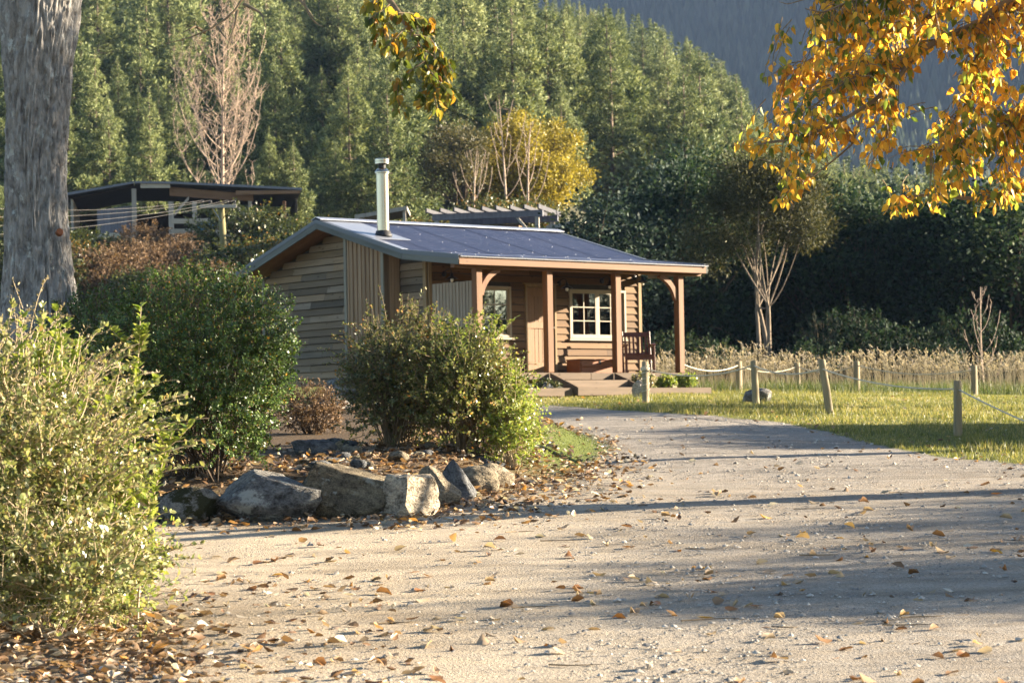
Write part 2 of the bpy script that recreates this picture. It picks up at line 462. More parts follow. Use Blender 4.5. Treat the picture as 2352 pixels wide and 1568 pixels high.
def ground_mat(name):
    """Sandy gravel, lawn turf, leaf soil and moss, blended by what lies on the ground at each place."""
    m, nt = new_mat(name)
    tc = nd(nt, 'ShaderNodeTexCoord')
    v = tc.outputs['Object']
    at_l = nd(nt, 'ShaderNodeAttribute', attribute_name='lawn')
    at_s = nd(nt, 'ShaderNodeAttribute', attribute_name='soil')
    at_g = nd(nt, 'ShaderNodeAttribute', attribute_name='gravel')
    at_m = nd(nt, 'ShaderNodeAttribute', attribute_name='moss')
    nbig = noise(nt, v, .55, 5, .6, .5)
    nmid = noise(nt, v, 5.0, 6, .65)
    nfine = noise(nt, v, 42.0, 4, .65)
    ngrit = noise(nt, v, 130.0, 2, .5)
    sand = ramp(nt, nbig, [(.3, (.34, .275, .195)), (.55, (.46, .385, .285)), (.75, (.53, .45, .345))])
    grav = ramp(nt, nmid, [(.3, (.19, .172, .155)), (.55, (.285, .26, .23)), (.72, (.37, .335, .29))])
    gf = nd(nt, 'ShaderNodeMath', operation='MULTIPLY_ADD', use_clamp=True)
    nt.links.new(nmid, gf.inputs[0]); gf.inputs[1].default_value = 1.4
    sb = nd(nt, 'ShaderNodeMath', operation='SUBTRACT')
    nt.links.new(at_g.outputs['Fac'], sb.inputs[0]); sb.inputs[1].default_value = .7
    nt.links.new(sb.outputs[0], gf.inputs[2])
    road = mixc(nt, gf.outputs[0], sand, grav)
    wv = nd(nt, 'ShaderNodeMapping'); wv.inputs['Scale'].default_value = (.35, 1.5, 1); nt.links.new(v, wv.inputs[0])
    road = mixc(nt, 1.0, road, ramp(nt, noise(nt, wv.outputs[0], 1.0, 6, .65, .6), [(.34, (.70, .69, .67)), (.5, (1, 1, 1)), (.68, (1.14, 1.13, 1.11))]), 'MULTIPLY')
    road = mixc(nt, 1.0, road, ramp(nt, nfine, [(.28, (.62, .60, .58)), (.5, (1, 1, 1)), (.72, (1.22, 1.2, 1.16))]), 'MULTIPLY')
    road = mixc(nt, 1.0, road, ramp(nt, ngrit, [(.3, (.78, .77, .76)), (.7, (1.16, 1.15, 1.13))]), 'MULTIPLY')
    soil = ramp(nt, nfine, [(.3, (.05, .036, .024)), (.7, (.15, .105, .065))])
    turf = ramp(nt, nmid, [(.3, (.075, .08, .022)), (.6, (.14, .15, .035)), (.8, (.20, .18, .06))])
    moss = ramp(nt, nfine, [(.3, (.055, .075, .014)), (.65, (.12, .15, .03))])
    c = mixc(nt, at_s.outputs['Fac'], road, soil)
    c = mixc(nt, at_m.outputs['Fac'], c, moss)
    c = mixc(nt, at_l.outputs['Fac'], c, turf)
    h1 = nd(nt, 'ShaderNodeMath', operation='MULTIPLY_ADD')
    nt.links.new(ngrit, h1.inputs[0]); h1.inputs[1].default_value = .35; nt.links.new(nfine, h1.inputs[2])
    finish(nt, c, .95, h1.outputs[0], .85, .03, 0, .15)
    return m


M['ground'] = ground_mat('driveway_and_turf')


def forest_floor():
    m, nt = new_mat('forest_floor')
    tc = nd(nt, 'ShaderNodeTexCoord')
    n = noise(nt, tc.outputs['Object'], .3, 6, .6)
    finish(nt, ramp(nt, n, [(.3, (.03, .035, .018)), (.6, (.07, .065, .035)), (.8, (.11, .085, .05))]), .95, n, .5, .3)
    return m


M['floor'] = forest_floor()


# ------------------------------------------------------------------ mesh helpers
def link(o, parent=None):
    COL.objects.link(o)
    if parent is not None:
        o.parent = parent
    return o


def tag(o, label=None, cat=None, group=None, kind=None):
    if label:
        o['label'] = label
    if cat:
        o['category'] = cat
    if group:
        o['group'] = group
    if kind:
        o['kind'] = kind
    return o


def empty(name, loc, rz=0.0, label=None, cat=None, group=None):
    o = bpy.data.objects.new(name, None)
    o.empty_display_size = .3
    o.location = loc
    o.rotation_euler = (0, 0, rz)
    link(o)
    return tag(o, label, cat, group)


def npmesh(name, V, Fq, mat, smooth=False, mats=None, mi=None):
    """Mesh from numpy vertices and one or more face arrays (all quads or all tris per array)."""
    me = bpy.data.meshes.new(name)
    V = np.asarray(V, np.float32)
    if not isinstance(Fq, (list, tuple)):
        Fq = [Fq]
    Fq = [np.asarray(f, np.int32) for f in Fq if len(f)]
    loops = np.concatenate([f.ravel() for f in Fq]) if Fq else np.zeros(0, np.int32)
    tot = np.concatenate([np.full(len(f), f.shape[1], np.int32) for f in Fq]) if Fq else np.zeros(0, np.int32)
    start = np.concatenate([[0], np.cumsum(tot)[:-1]]).astype(np.int32)
    me.vertices.add(len(V)); me.vertices.foreach_set('co', V.ravel())
    me.loops.add(len(loops)); me.loops.foreach_set('vertex_index', loops)
    me.polygons.add(len(tot)); me.polygons.foreach_set('loop_start', start); me.polygons.foreach_set('loop_total', tot)
    if smooth:
        me.polygons.foreach_set('use_smooth', np.ones(len(tot), bool))
    for mm in (mats or [mat]):
        me.materials.append(mm)
    if mi is not None:
        me.polygons.foreach_set('material_index', np.asarray(mi, np.int32))
    me.update(calc_edges=True)
    return me


def mob(name, me, parent=None, loc=None):
    o = bpy.data.objects.new(name, me)
    if loc is not None:
        o.location = loc
    return link(o, parent)


class MB:
    """Collects boxes, prisms and tubes in one mesh."""
    def __init__(self):
        self.v = []; self.f = []

    def add(self, vs, fs):
        b = len(self.v)
        self.v += [tuple(map(float, p)) for p in vs]
        self.f += [tuple(b + i for i in f) for f in fs]
        return self

    def box(self, x0, x1, y0, y1, z0, z1):
        vs = [(x, y, z) for z in (z0, z1) for y in (y0, y1) for x in (x0, x1)]
        return self.add(vs, [(0, 2, 3, 1), (4, 5, 7, 6), (0, 1, 5, 4), (2, 6, 7, 3), (0, 4, 6, 2), (1, 3, 7, 5)])

    def prism(self, poly, axis, a, b):
        """poly of 2D points swept along axis ('x': poly is (y,z); 'y': (x,z); 'z': (x,y))."""
        n = len(poly)
        def P(p, t):
            return {'x': (t, p[0], p[1]), 'y': (p[0], t, p[1]), 'z': (p[0], p[1], t)}[axis]
        vs = [P(p, a) for p in poly] + [P(p, b) for p in poly]
        fs = [tuple(range(n))[::-1], tuple(range(n, 2 * n))]
        fs += [(i, (i + 1) % n, n + (i + 1) % n, n + i) for i in range(n)]
        return self.add(vs, fs)

    def tube(self, pts, rad, seg=8, cap=True):
        pts = [Vector(p) for p in pts]
        n = len(pts)
        if isinstance(rad, (int, float)):
            rad = [rad] * n
        vs = []
        t0 = (pts[1] - pts[0]).normalized()
        nrm = t0.orthogonal().normalized()
        for i, p in enumerate(pts):
            t = (pts[min(i + 1, n - 1)] - pts[max(i - 1, 0)]).normalized()
            nrm = (nrm - t * nrm.dot(t)).normalized()
            bi = t.cross(nrm)
            for k in range(seg):
                a = 2 * math.pi * k / seg
                vs.append(p + (nrm * math.cos(a) + bi * math.sin(a)) * rad[i])
        fs = [(i * seg + k, i * seg + (k + 1) % seg, (i + 1) * seg + (k + 1) % seg, (i + 1) * seg + k)
              for i in range(n - 1) for k in range(seg)]
        if cap:
            fs += [tuple(range(seg))[::-1], tuple((n - 1) * seg + k for k in range(seg))]
        return self.add(vs, fs)

    def lathe(self, prof, seg=24, c=(0, 0, 0)):
        vs = [(c[0] + r * math.cos(2 * math.pi * k / seg), c[1] + r * math.sin(2 * math.pi * k / seg), c[2] + z)
              for r, z in prof for k in range(seg)]
        fs = [(i * seg + k, i * seg + (k + 1) % seg, (i + 1) * seg + (k + 1) % seg, (i + 1) * seg + k)
              for i in range(len(prof) - 1) for k in range(seg)]
        fs += [tuple(range(seg))[::-1], tuple((len(prof) - 1) * seg + k for k in range(seg))]
        return self.add(vs, fs)

    def mesh(self, name, mat, bevel=0.0, smooth=False):
        me = bpy.data.meshes.new(name)
        me.from_pydata(self.v, [], self.f)
        if bevel:
            bm = bmesh.new(); bm.from_mesh(me)
            bmesh.ops.bevel(bm, geom=[e for e in bm.edges if e.calc_face_angle(0) > .5], offset=bevel, segments=1, affect='EDGES')
            bm.to_mesh(me); bm.free()
        bm = bmesh.new(); bm.from_mesh(me)
        bmesh.ops.recalc_face_normals(bm, faces=bm.faces)
        bm.to_mesh(me); bm.free()
        if smooth:
            me.polygons.foreach_set('use_smooth', [True] * len(me.polygons))
        if mat:
            me.materials.append(mat)
        me.update()
        return me

    def obj(self, name, mat, parent=None, loc=None, bevel=0.0, smooth=False):
        return mob(name, self.mesh(name, mat, bevel, smooth), parent, loc)


def boxo(name, mat, parent, x0, x1, y0, y1, z0, z1, bevel=0.006):
    """A box with its origin at its own centre (so that grain differs from piece to piece)."""
    cx, cy, cz = (x0 + x1) / 2, (y0 + y1) / 2, (z0 + z1) / 2
    return MB().box(x0 - cx, x1 - cx, y0 - cy, y1 - cy, z0 - cz, z1 - cz).obj(name, mat, parent, (cx, cy, cz), bevel)


def unit(a):
    return a / np.maximum(np.linalg.norm(a, axis=-1, keepdims=True), 1e-9)


HEART = np.array([(0, 0, 0), (-.30, .04, .03), (-.46, .30, .10), (-.30, .66, .07), (0, 1, -.06),
                  (.30, .66, .07), (.46, .30, .10), (.30, .04, .03), (0, .45, -.02)])
HEART_F = np.array([(0, 8, 2, 1), (8, 4, 3, 2), (0, 7, 6, 8), (8, 6, 5, 4)])
OVAL = np.array([(0, 0, 0), (-.30, .35, .08), (-.26, .72, .08), (0, 1, -.05), (.26, .72, .08), (.30, .35, .08)])
OVAL_F = np.array([(0, 3, 2, 1), (0, 5, 4, 3)])
DIA = np.array([(0, 0, 0), (-.30, .48, .08), (0, 1, 0), (.30, .48, .08)])
DIA_F = np.array([(0, 3, 2, 1)])
TRI = np.array([(-.5, 0, 0), (.5, 0, 0), (0, 1, 0)])
TRI_F = np.array([(0, 1, 2)])
CURL = HEART * np.array([.8, 1, 2.4]); CURL[4, 2] += .2; CURL[0, 2] += .1
SHAPES = {'curl': (CURL, HEART_F), 'heart': (HEART, HEART_F), 'oval': (OVAL, OVAL_F), 'dia': (DIA, DIA_F), 'tri': (TRI, TRI_F)}


def leafs(P, D, N, L, W=1.0, shape='dia'):
    """Leaves at P growing along D with face normal near N; L lengths, W width factor. Returns V, F."""
    S, Fc = SHAPES[shape]
    P = np.asarray(P, float); n = len(P)
    D = unit(np.asarray(D, float)); N = np.asarray(N, float)
    X = unit(np.cross(D, N)); Nn = np.cross(X, D)
    L = np.broadcast_to(np.asarray(L, float), (n,))[:, None, None]
    W = np.broadcast_to(np.asarray(W, float), (n,))[:, None, None]
    V = P[:, None, :] + L * (X[:, None, :] * (S[None, :, 0:1] * W) + D[:, None, :] * S[None, :, 1:2] + Nn[:, None, :] * S[None, :, 2:3])
    k = len(S)
    Fo = (np.arange(n)[:, None, None] * k + Fc[None]).reshape(-1, Fc.shape[1])
    return V.reshape(-1, 3), Fo


def tubes(paths, rads, seg=5):
    """Many tapering tubes: paths list of (m,3) arrays, rads list of (m,) arrays. Returns V, F(quads)."""
    Vs = []; Fs = []; b = 0
    ang = np.arange(seg) * 2 * np.pi / seg
    ca, sa = np.cos(ang), np.sin(ang)
    for p, r in zip(paths, rads):
        p = np.asarray(p, float); m = len(p)
        t = np.gradient(p, axis=0); t = unit(t)
        ref = np.array([0.31, .92, .17]) if abs(t[0, 2]) > .8 else np.array([0.1, .05, 1.0])
        n = unit(np.cross(t, ref)); bb = np.cross(t, n)
        r = np.broadcast_to(np.asarray(r, float), (m,))
        V = p[:, None] + r[:, None, None] * (n[:, None] * ca[None, :, None] + bb[:, None] * sa[None, :, None])
        Vs.append(V.reshape(-1, 3))
        i = np.arange(m - 1)[:, None] * seg; k = np.arange(seg)[None]
        k2 = (k + 1) % seg
        Fs.append(np.stack([i + k, i + k2, i + seg + k2, i + seg + k], -1).reshape(-1, 4) + b)
        b += m * seg
    return np.concatenate(Vs), np.concatenate(Fs)


def bez(a, b, c, n):
    t = np.linspace(0, 1, n)[:, None]
    return (1 - t) ** 2 * np.asarray(a) + 2 * t * (1 - t) * np.asarray(b) + t * t * np.asarray(c)


def rdir(g, n):
    return unit(g.normal(size=(n, 3)))


# ------------------------------------------------------------------ ground
EDGE_PX = [(1100, 924), (1215, 929), (1400, 941), (1500, 947), (1650, 957), (1780, 968), (1900, 993), (2000, 1021), (2150, 1047), (2352, 1066)]
_e = np.array([on_ground(x, y, 20, 60) for x, y in EDGE_PX])
EDGE_X = np.concatenate([[-30, -6], _e[:, 0], [20]])
EDGE_Y = np.concatenate([[47, 46], _e[:, 1], [24]])


def lawn_mask(x, y):
    return y - np.interp(x, EDGE_X, EDGE_Y) + .5 * (fbm(x * 1.7, y * 1.7, 3) - .5) + .25 * (fbm(x * 6, y * 6, 2) - .5)


def moss_mask(x, y):
    r = bed_r(x, y)
    return sstep(.72, .84, r) * sstep(1.04, .95, r) * sstep(25.5, 28.5, y) * sstep(-2.0, -.6, x)


def ground_attrs(x, y):
    lm = lawn_mask(x, y)
    lawn = sstep(-.12, .22, lm)
    r = bed_r(x, y) + .1 * (fbm(x * 1.3, y * 1.3, 3) - .5)
    soil = sstep(1.10, .9, r)
    corner = sstep(1.5, .3, np.hypot((x + 3.1) / 1.4, (y - 15.2) / 2.4) + .3 * (fbm(x * 2, y * 2, 3) - .5))
    soil = np.maximum(soil, .8 * corner)
    grav = np.clip(.12 + .6 * sstep(-1.8, 2.2, x - .03 * (y - 14)) + .5 * sstep(23, 31, y), 0, 1)
    return dict(lawn=lawn, soil=soil * (1 - lawn), gravel=grav, moss=moss_mask(x, y) * (1 - lawn) * .9)


def grid_mesh(name, xs, ys, zf, keep=None, attrs=True, mat=None):
    X, Y = np.meshgrid(xs, ys)
    Z = zf(X, Y)
    nx = len(xs)
    V = np.stack([X, Y, Z], -1).reshape(-1, 3)
    i = (np.arange(len(ys) - 1)[:, None] * nx + np.arange(nx - 1)[None]).ravel()
    Fq = np.stack([i, i + 1, i + nx + 1, i + nx], -1)
    if keep is not None:
        cx = V[Fq].mean(1)
        Fq = Fq[keep(cx[:, 0], cx[:, 1])]
        used = np.unique(Fq); mp = np.full(len(V), -1); mp[used] = np.arange(len(used))
        V = V[used]; Fq = mp[Fq]
    me = npmesh(name, V, Fq, mat, True)
    if attrs:
        for k, v in ground_attrs(V[:, 0], V[:, 1]).items():
            at_ = me.attributes.new(k, 'FLOAT', 'POINT')
            at_.data.foreach_set('value', np.asarray(v, np.float32))
    return me


NX = np.arange(-11, 15.01, .11)
NY = np.concatenate([np.arange(3, 36, .11), np.arange(36, 62.01, .16)])
is_lawn = lambda x, y: lawn_mask(x, y) > .05
tag(mob('gravel_driveway', grid_mesh('gravel_driveway', NX, NY, tzn, lambda x, y: ~is_lawn(x, y), True, M['ground'])), kind='structure')
tag(mob('lawn', grid_mesh('lawn', NX, NY, tzn, is_lawn, True, M['ground'])), kind='structure')


def outer(x, y):
    inside = (x > -10.7) & (x < 14.7) & (y > 3.3) & (y < 61.6)
    z = tz(x, y) + 1.2 * (fbm(x * .06, y * .06, 3) - .5) * sstep(70, 130, y)
    return np.where(inside, z - 1.2, z)


tag(mob('hillside_ground', grid_mesh('hillside_ground', np.unique(np.concatenate([np.arange(-200, -11, 6), np.arange(-10.8, 14.8, 1.6), [14.7], np.arange(16, 260, 6)])),
                              np.unique(np.concatenate([np.arange(-40, 3.3, 4), [3.2], np.arange(4, 61.6, 1.8), [61.7], np.arange(63, 110, 1.5), np.arange(110, 620, 5)])), outer, None, False, M['floor'])), kind='structure')

# ------------------------------------------------------------------ cabin
TH, CX, CY, CZ = .678, -.685, 47.318, 2.15
cabin = empty('timber_cabin', (CX, CY, CZ), TH, 'timber cabin with covered veranda and slate-blue corrugated roof', 'cabin')
ZZ = lambda z: z - CZ                         # world height to cabin height
DECK = ZZ(2.641)
gu, gr = -.056, 5.80                           # gable planes
yf, yb, yr = 1.60, 7.755, 4.703                # front wall, back wall, ridge
z_ridge, z_kink, z_eave, z_back = ZZ(6.045), ZZ(5.181), ZZ(4.95), ZZ(5.11)
vL, vR = -.674, 6.111
PITCH = (z_ridge - z_kink) / (yr - yf)


def roof_z(y):
    y = np.asarray(y, float)
    return np.where(y > yr, z_ridge - (y - yr) * (z_ridge - z_back) / (7.923 - yr),
                    np.where(y > yf, z_ridge - (yr - y) * PITCH, z_kink - (yf - y) * (z_kink - z_eave) / (yf + .3)))


rg = random.Random(3)
LAP = .155


def weatherboard(parent, axis, a, b, z, mat, face, sgn):
    """One board, gapped at its top edge. axis 'y': runs in y on plane x=face; axis 'x': runs in x on plane y=face. sgn: outward side."""
    L = b - a
    j = rg.uniform(-.004, .004)
    t0, t1 = .046 + j, .008
    prof = [(0, .0), (sgn * t0, .0), (sgn * t1, LAP - .013), (0, LAP - .013)]  # stops short so the near-black wall core shows as a lap shadow line
    mb = MB()
    if axis == 'x':
        mb.prism(prof, 'x', -L / 2, L / 2)
        o = mb.obj('weatherboard', mat, parent, ((a + b) / 2, face, z + rg.uniform(-.004, .004)))
        o.rotation_euler = (0, rg.uniform(-.0025, .0025), 0)
    else:
        mb.prism(prof, 'x', -L / 2, L / 2)       # built along local x, then turned, so that the grain follows the board
        o = mb.obj('weatherboard', mat, parent, (face, (a + b) / 2, z + rg.uniform(-.004, .004)))
        o.rotation_euler = (0, rg.uniform(-.0025, .0025), R(90))
    return o


def split(a, b, lo=.7):
    """Random butt joints along a course."""
    cuts = [a]
    while b - cuts[-1] > 2.2 and rg.random() < .9:
        c = cuts[-1] + rg.uniform(lo, min(3.0, b - cuts[-1] - .5))
        cuts.append(c)
    cuts.append(b)
    return list(zip(cuts[:-1], cuts[1:]))


# gable wall towards the driveway (x = gu, outward -x)
gw = MB().prism([(yf + .02, ZZ(2.55)), (yb - .02, ZZ(2.55)), (yb - .02, float(roof_z(yb)) - .14), (yr, z_ridge - .14), (yf + .02, z_kink - .14)], 'x', gu + .012, gu + .11).obj('gable_wall', M['dark'], cabin)
z = ZZ(2.52)
while z < z_ridge - .2:
    zt = z + LAP * .7
    yhi = yb - .03 if zt < float(roof_z(yb)) - .13 else yr + (z_ridge - .13 - zt) / ((z_ridge - z_back) / (7.923 - yr))
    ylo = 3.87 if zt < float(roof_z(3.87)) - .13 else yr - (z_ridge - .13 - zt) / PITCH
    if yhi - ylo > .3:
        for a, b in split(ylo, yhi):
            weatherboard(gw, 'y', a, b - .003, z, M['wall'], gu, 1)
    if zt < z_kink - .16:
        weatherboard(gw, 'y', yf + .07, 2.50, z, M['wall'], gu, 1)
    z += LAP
for nm, y0, y1, mt in (('corner_board', yb - .06, yb + .05, M['trim']), ('corner_board', yf - .02, yf + .085, M['trimw'])):
    boxo(nm, mt, cabin, gu - .055, gu + .0, y0, y1, ZZ(2.5), float(roof_z((y0 + y1) / 2)) - .14)
# other walls
MB().prism([(yf + .02, ZZ(2.55)), (yb - .02, ZZ(2.55)), (yb - .02, float(roof_z(yb)) - .14), (yr, z_ridge - .14), (yf + .02, z_kink - .14)], 'x', gr - .11, gr - .02).obj('end_wall', M['wall'], cabin)
boxo('rear_wall', M['wall'], cabin, gu + .115, gr - .115, yb - .12, yb - .02, ZZ(2.55), float(roof_z(yb)) - .15)

# front wall with its openings
W1, DR, W2 = (.50, 2.13, 3.436, 4.52), (2.52, 3.38, 2.66, 4.58), (3.754, 5.384, 3.436, 4.506)
fw = empty('front_wall', (0, 0, 0)); fw.parent = cabin
ops = [W1, DR, W2]


def cut_spans(z0, z1, a, b):
    spans = [(a, b)]
    for o in ops:
        if z1 > ZZ(o[2]) + .01 and z0 < ZZ(o[3]) - .01:
            ns = []
            for s0, s1 in spans:
                if o[0] > s0:
                    ns.append((s0, min(s1, o[0])))
                if o[1] < s1:
                    ns.append((max(s0, o[1]), s1))
            spans = [s for s in ns if s[1] - s[0] > .02]
    return spans


lev = sorted({ZZ(2.55), ZZ(W1[2]), ZZ(DR[2]), ZZ(DR[3]), ZZ(W1[3]), ZZ(W2[3]), z_kink - .13})
core = MB()
for z0, z1 in zip(lev[:-1], lev[1:]):
    for a, b in cut_spans(z0 + .001, z1 - .001, gu + .115, gr - .115):
        core.box(a, b, yf + .012, yf + .11, z0, z1)
core.obj('wall_lining', M['dark'], fw)
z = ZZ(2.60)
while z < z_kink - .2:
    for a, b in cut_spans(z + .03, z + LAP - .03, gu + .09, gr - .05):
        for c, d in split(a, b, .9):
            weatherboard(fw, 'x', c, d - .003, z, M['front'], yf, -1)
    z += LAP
boxo('corner_board', M['trimw'], cabin, gr - .05, gr + .045, yf - .06, yf + .05, ZZ(2.55), z_kink - .16)
boxo('corner_board', M['trimw'], cabin, gu - .0, gu + .085, yf - .058, yf - .022, ZZ(2.65), z_kink - .16)


def window(o4, cols):
    x0, x1, z0, z1 = o4[0], o4[1], ZZ(o4[2]), ZZ(o4[3])
    w = empty('window', ((x0 + x1) / 2, yf, z0)); w.parent = cabin
    X0, X1, H = -(x1 - x0) / 2, (x1 - x0) / 2, z1 - z0
    fr = MB()
    t = .055
    fr.box(X0, X0 + t, -.055, .07, 0, H).box(X1 - t, X1, -.055, .07, 0, H)
    fr.box(X0 + t, X1 - t, -.055, .07, 0, t).box(X0 + t, X1 - t, -.055, .07, H - t, H)
    fr.box(-.035, .035, -.04, .06, t, H - t)
    fr.obj('frame', M['frame'], w, None, .004)
    boxo('sill', M['frame'], w, X0 - .05, X1 + .05, -.10, .02, -.05, -.004)
    for s in (-1, 1):
        a, b = (X0 + t, -.035) if s < 0 else (.035, X1 - t)
        sash = MB()
        yo = -.02 if s < 0 else .005
        q = .034
        sash.box(a, a + q, yo - .018, yo + .018, t, H - t).box(b - q, b, yo - .018, yo + .018, t, H - t)
        sash.box(a + q, b - q, yo - .018, yo + .018, t, t + q).box(a + q, b - q, yo - .018, yo + .018, H - t - q, H - t)
        sash.obj('sash', M['frame'], w)
        m = (a + b) / 2
        boxo('glazing_bar', M['frame'], w, m - .011, m + .011, yo - .012, yo + .012, t + q, H - t - q, 0)
        hh = (H - 2 * t - 2 * q) / 3
        for k in (1, 2):
            zz = t + q + hh * k
            for p0, p1 in ((a + q, m - .012), (m + .012, b - q)):
                boxo('glazing_bar', M['frame'], w, p0, p1, yo - .011, yo + .011, zz - .010, zz + .010, 0)
        for k in range(3):
            for p0, p1 in ((a + q, m - .012), (m + .012, b - q)):
                pa = boxo('pane', M['glass'], w, p0, p1, yo - .002, yo + .002, t + q + hh * k + (.011 if k else 0), t + q + hh * (k + 1) - (.011 if k < 2 else 0), 0)
                pa.rotation_euler = (rg.uniform(-.008, .008), 0, rg.uniform(-.01, .01))
    return w


window(W1, 4)
window(W2, 4)
# door
dz0, dz1 = ZZ(DR[2]), ZZ(DR[3])
door = empty('door', ((DR[0] + DR[1]) / 2, yf, dz0)); door.parent = cabin
hw = (DR[1] - DR[0]) / 2
H = dz1 - dz0
MB().box(-hw, -hw + .055, -.05, .09, 0, H).box(hw - .055, hw, -.05, .09, 0, H).box(-hw + .055, hw - .055, -.05, .09, H - .055, H).obj('frame', M['trimw'], door, None, .004)
boxo('head_flashing', M['trimw'], door, -hw - .05, hw + .05, -.075, .0, H + .004, H + .03)
n = 7
bw = (2 * hw - .12) / n
for k in range(n):
    boxo('door_plank', M['door'], door, -hw + .06 + k * bw + .002, -hw + .06 + (k + 1) * bw - .002, -.005, .03, .02, H - .06, .004)
for za, zb_ in ((.03, .25), (.98, 1.12), (H - .25, H - .065)):
    boxo('door_rail', M['door'], door, -hw + .062, hw - .062, -.026, -.006, za, zb_, .003)
for sx in (-1, 1):
    boxo('door_stile', M['door'], door, sx * (hw - .115) - .05, sx * (hw - .115) + .05, -.0262, -.006, .252, .978, .003)
    boxo('door_stile', M['door'], door, sx * (hw - .115) - .05, sx * (hw - .115) + .05, -.0262, -.006, 1.122, H - .252, .003)
MB().lathe([(.012, 0), (.012, .03), (.028, .045), (.03, .06), (.018, .072)], 14).obj('door_handle', M['flue'], door, (hw - .12, -.03, 1.0)).rotation_euler = (R(90), 0, 0)

# vertical-board cupboard on the gable wall
cup = empty('wall_cupboard', (gu, 0, 0)); cup.parent = cabin
cd = .462
y0, y1 = 2.515, 3.863
MB().prism([(y0 + .03, ZZ(2.55)), (y1 - .03, ZZ(2.55)), (y1 - .03, float(roof_z(y1)) - .13), (y0 + .03, float(roof_z(y0)) - .13)], 'x', -cd + .03, .01).obj('carcass', M['wallv'], cup)
k = y0 + .05
while k < y1 - .06:
    w_ = .15
    e = min(k + w_ - .004, y1 - .05)
    zt = float(roof_z(k)) - .135
    boxo('cladding_board', M['wallv'], cup, -cd + .006, -cd + .028, k, e, ZZ(2.5), zt, .003)
    if e < y1 - .06:
        boxo('cover_batten', M['wallv'], cup, -cd - .016, -cd + .004, e - .02, e + .026, ZZ(2.5), zt, .003)
    k += w_
for k in range(3):
    boxo('cladding_board', M['wallv'], cup, -cd + .04 + k * .13, -cd + .165 + k * .13, y0 + .004, y0 + .026, ZZ(2.5), float(roof_z(y0)) - .14, .003)
for yy in (y0, y1):
    boxo('corner_board', M['trim'], cup, -cd - .03, -cd + .005, yy - .045, yy + .045, ZZ(2.5), float(roof_z(yy)) - .135, .004)

# privacy screen at the veranda's end
scr = empty('privacy_screen', (gu, .75, DECK)); scr.parent = cabin
k = -.66
while k < .65:
    boxo('screen_board', M['screen'], scr, -.012, .012, k, min(k + .105, .67), .05, ZZ(4.505) - DECK + rg.uniform(-.006, .006), .003)
    if k + .105 < .6:
        boxo('cover_batten', M['screen'], scr, -.03, -.013, k + .09, k + .125, .05, ZZ(4.50) - DECK, .003)
    k += .109
boxo('screen_rail', M['screen'], scr, .014, .05, -.66, .67, .35, .44)
boxo('screen_rail', M['screen'], scr, .014, .05, -.66, .67, 1.5, 1.59)

# veranda: deck, posts, beam, braces
dk = empty('deck', (0, 0, 0)); dk.parent = cabin
boxo('deck_fascia', M['deck'], dk, -.16, 2.85, -.16, -.12, ZZ(2.495), DECK - .002)
boxo('deck_fascia', M['deck'], dk, 2.854, 5.617, -.16, -.12, ZZ(2.493), DECK - .004)
boxo('deck_fascia', M['deck'], dk, 5.577, 5.617, -.118, 1.5, ZZ(2.495), DECK - .002)
k = -.12
while k < 1.54:
    boxo('deck_board', M['deck'], dk, -.16, 5.575, k, k + .136, DECK - .032, DECK, .003)
    k += .142
for x in (.1, 1.9, 3.7, 5.4):
    for y in (.1, 1.3):
        boxo('pile', M['fpost'], dk, x - .07, x + .07, y - .07, y + .07, ZZ(1.9), ZZ(2.49))
BEAMB = ZZ(4.741)
for x in (0, 1.848, 3.728, 5.534):
    boxo('veranda_post', M['post'], cabin, x - .08, x + .08, -.08, .08, DECK + .002, BEAMB, .012)
MB().prism([(-.02, 0), (6.10 + .62, 0), (6.20 + .62, .085), (0, .085)], 'y', -.09, .05).obj('veranda_beam', M['beam'], cabin, (-.62, 0, BEAMB + .001), .005)
boxo('eave_fascia', M['beam'], cabin, vL + .0, vR - .03, -.30, -.255, ZZ(4.788), ZZ(4.945))
boxo('fascia_end', M['fascia'], cabin, vR - .028, vR + .012, -.298, yf, ZZ(4.788), ZZ(4.94))
for s, x in ((1, .08), (-1, 5.534 - .08)):
    br = MB()
    n = 9
    vs_ = []
    for i in range(n):
        t = i / (n - 1)
        c = np.array([(1 - t) ** 2 * 0 + 2 * t * (1 - t) * .10 + t * t * .50, (1 - t) ** 2 * -.53 + 2 * t * (1 - t) * -.12 + t * t * 0])
        dv = np.array([2 * (1 - t) * .10 + 2 * t * .40, 2 * (1 - t) * .41 + 2 * t * .12]); dv /= np.linalg.norm(dv)
        nn = np.array([dv[1], -dv[0]]) * .055
        for q in (c + nn, c - nn):
            q[0] = max(q[0], 0.0); q[1] = min(q[1], 0.0)
            vs_.append(q)
    V = [(s * q[0], yy, q[1]) for yy in (-.045, .045) for q in vs_]
    m2 = 2 * n
    Fb = []
    for i in range(n - 1):
        a, b, c, d = 2 * i, 2 * i + 1, 2 * i + 3, 2 * i + 2
        Fb += [(a, b, c, d), (m2 + d, m2 + c, m2 + b, m2 + a), (a, d, m2 + d, m2 + a), (b, m2 + b, m2 + c, c)]
    Fb += [(0, m2, m2 + 1, 1), (m2 - 2, m2 - 1, 2 * m2 - 1, 2 * m2 - 2)]
    br.add(V, Fb).obj('knee_brace', M['post'], cabin, (x, 0, BEAMB))
# rafters under the veranda roof
for x in np.arange(.25, 6.0, .6):
    MB().prism([(-.25, z_eave - .14), (yf, z_kink - .14), (yf, z_kink - .03), (-.25, z_eave - .03)], 'x', -.022, .022).obj('rafter', M['beam'], cabin, (x, 0, 0))

# roof: corrugated sheets, fascias, ridge cap, flashing, flue
roof = empty('roof', (0, 0, 0)); roof.parent = cabin


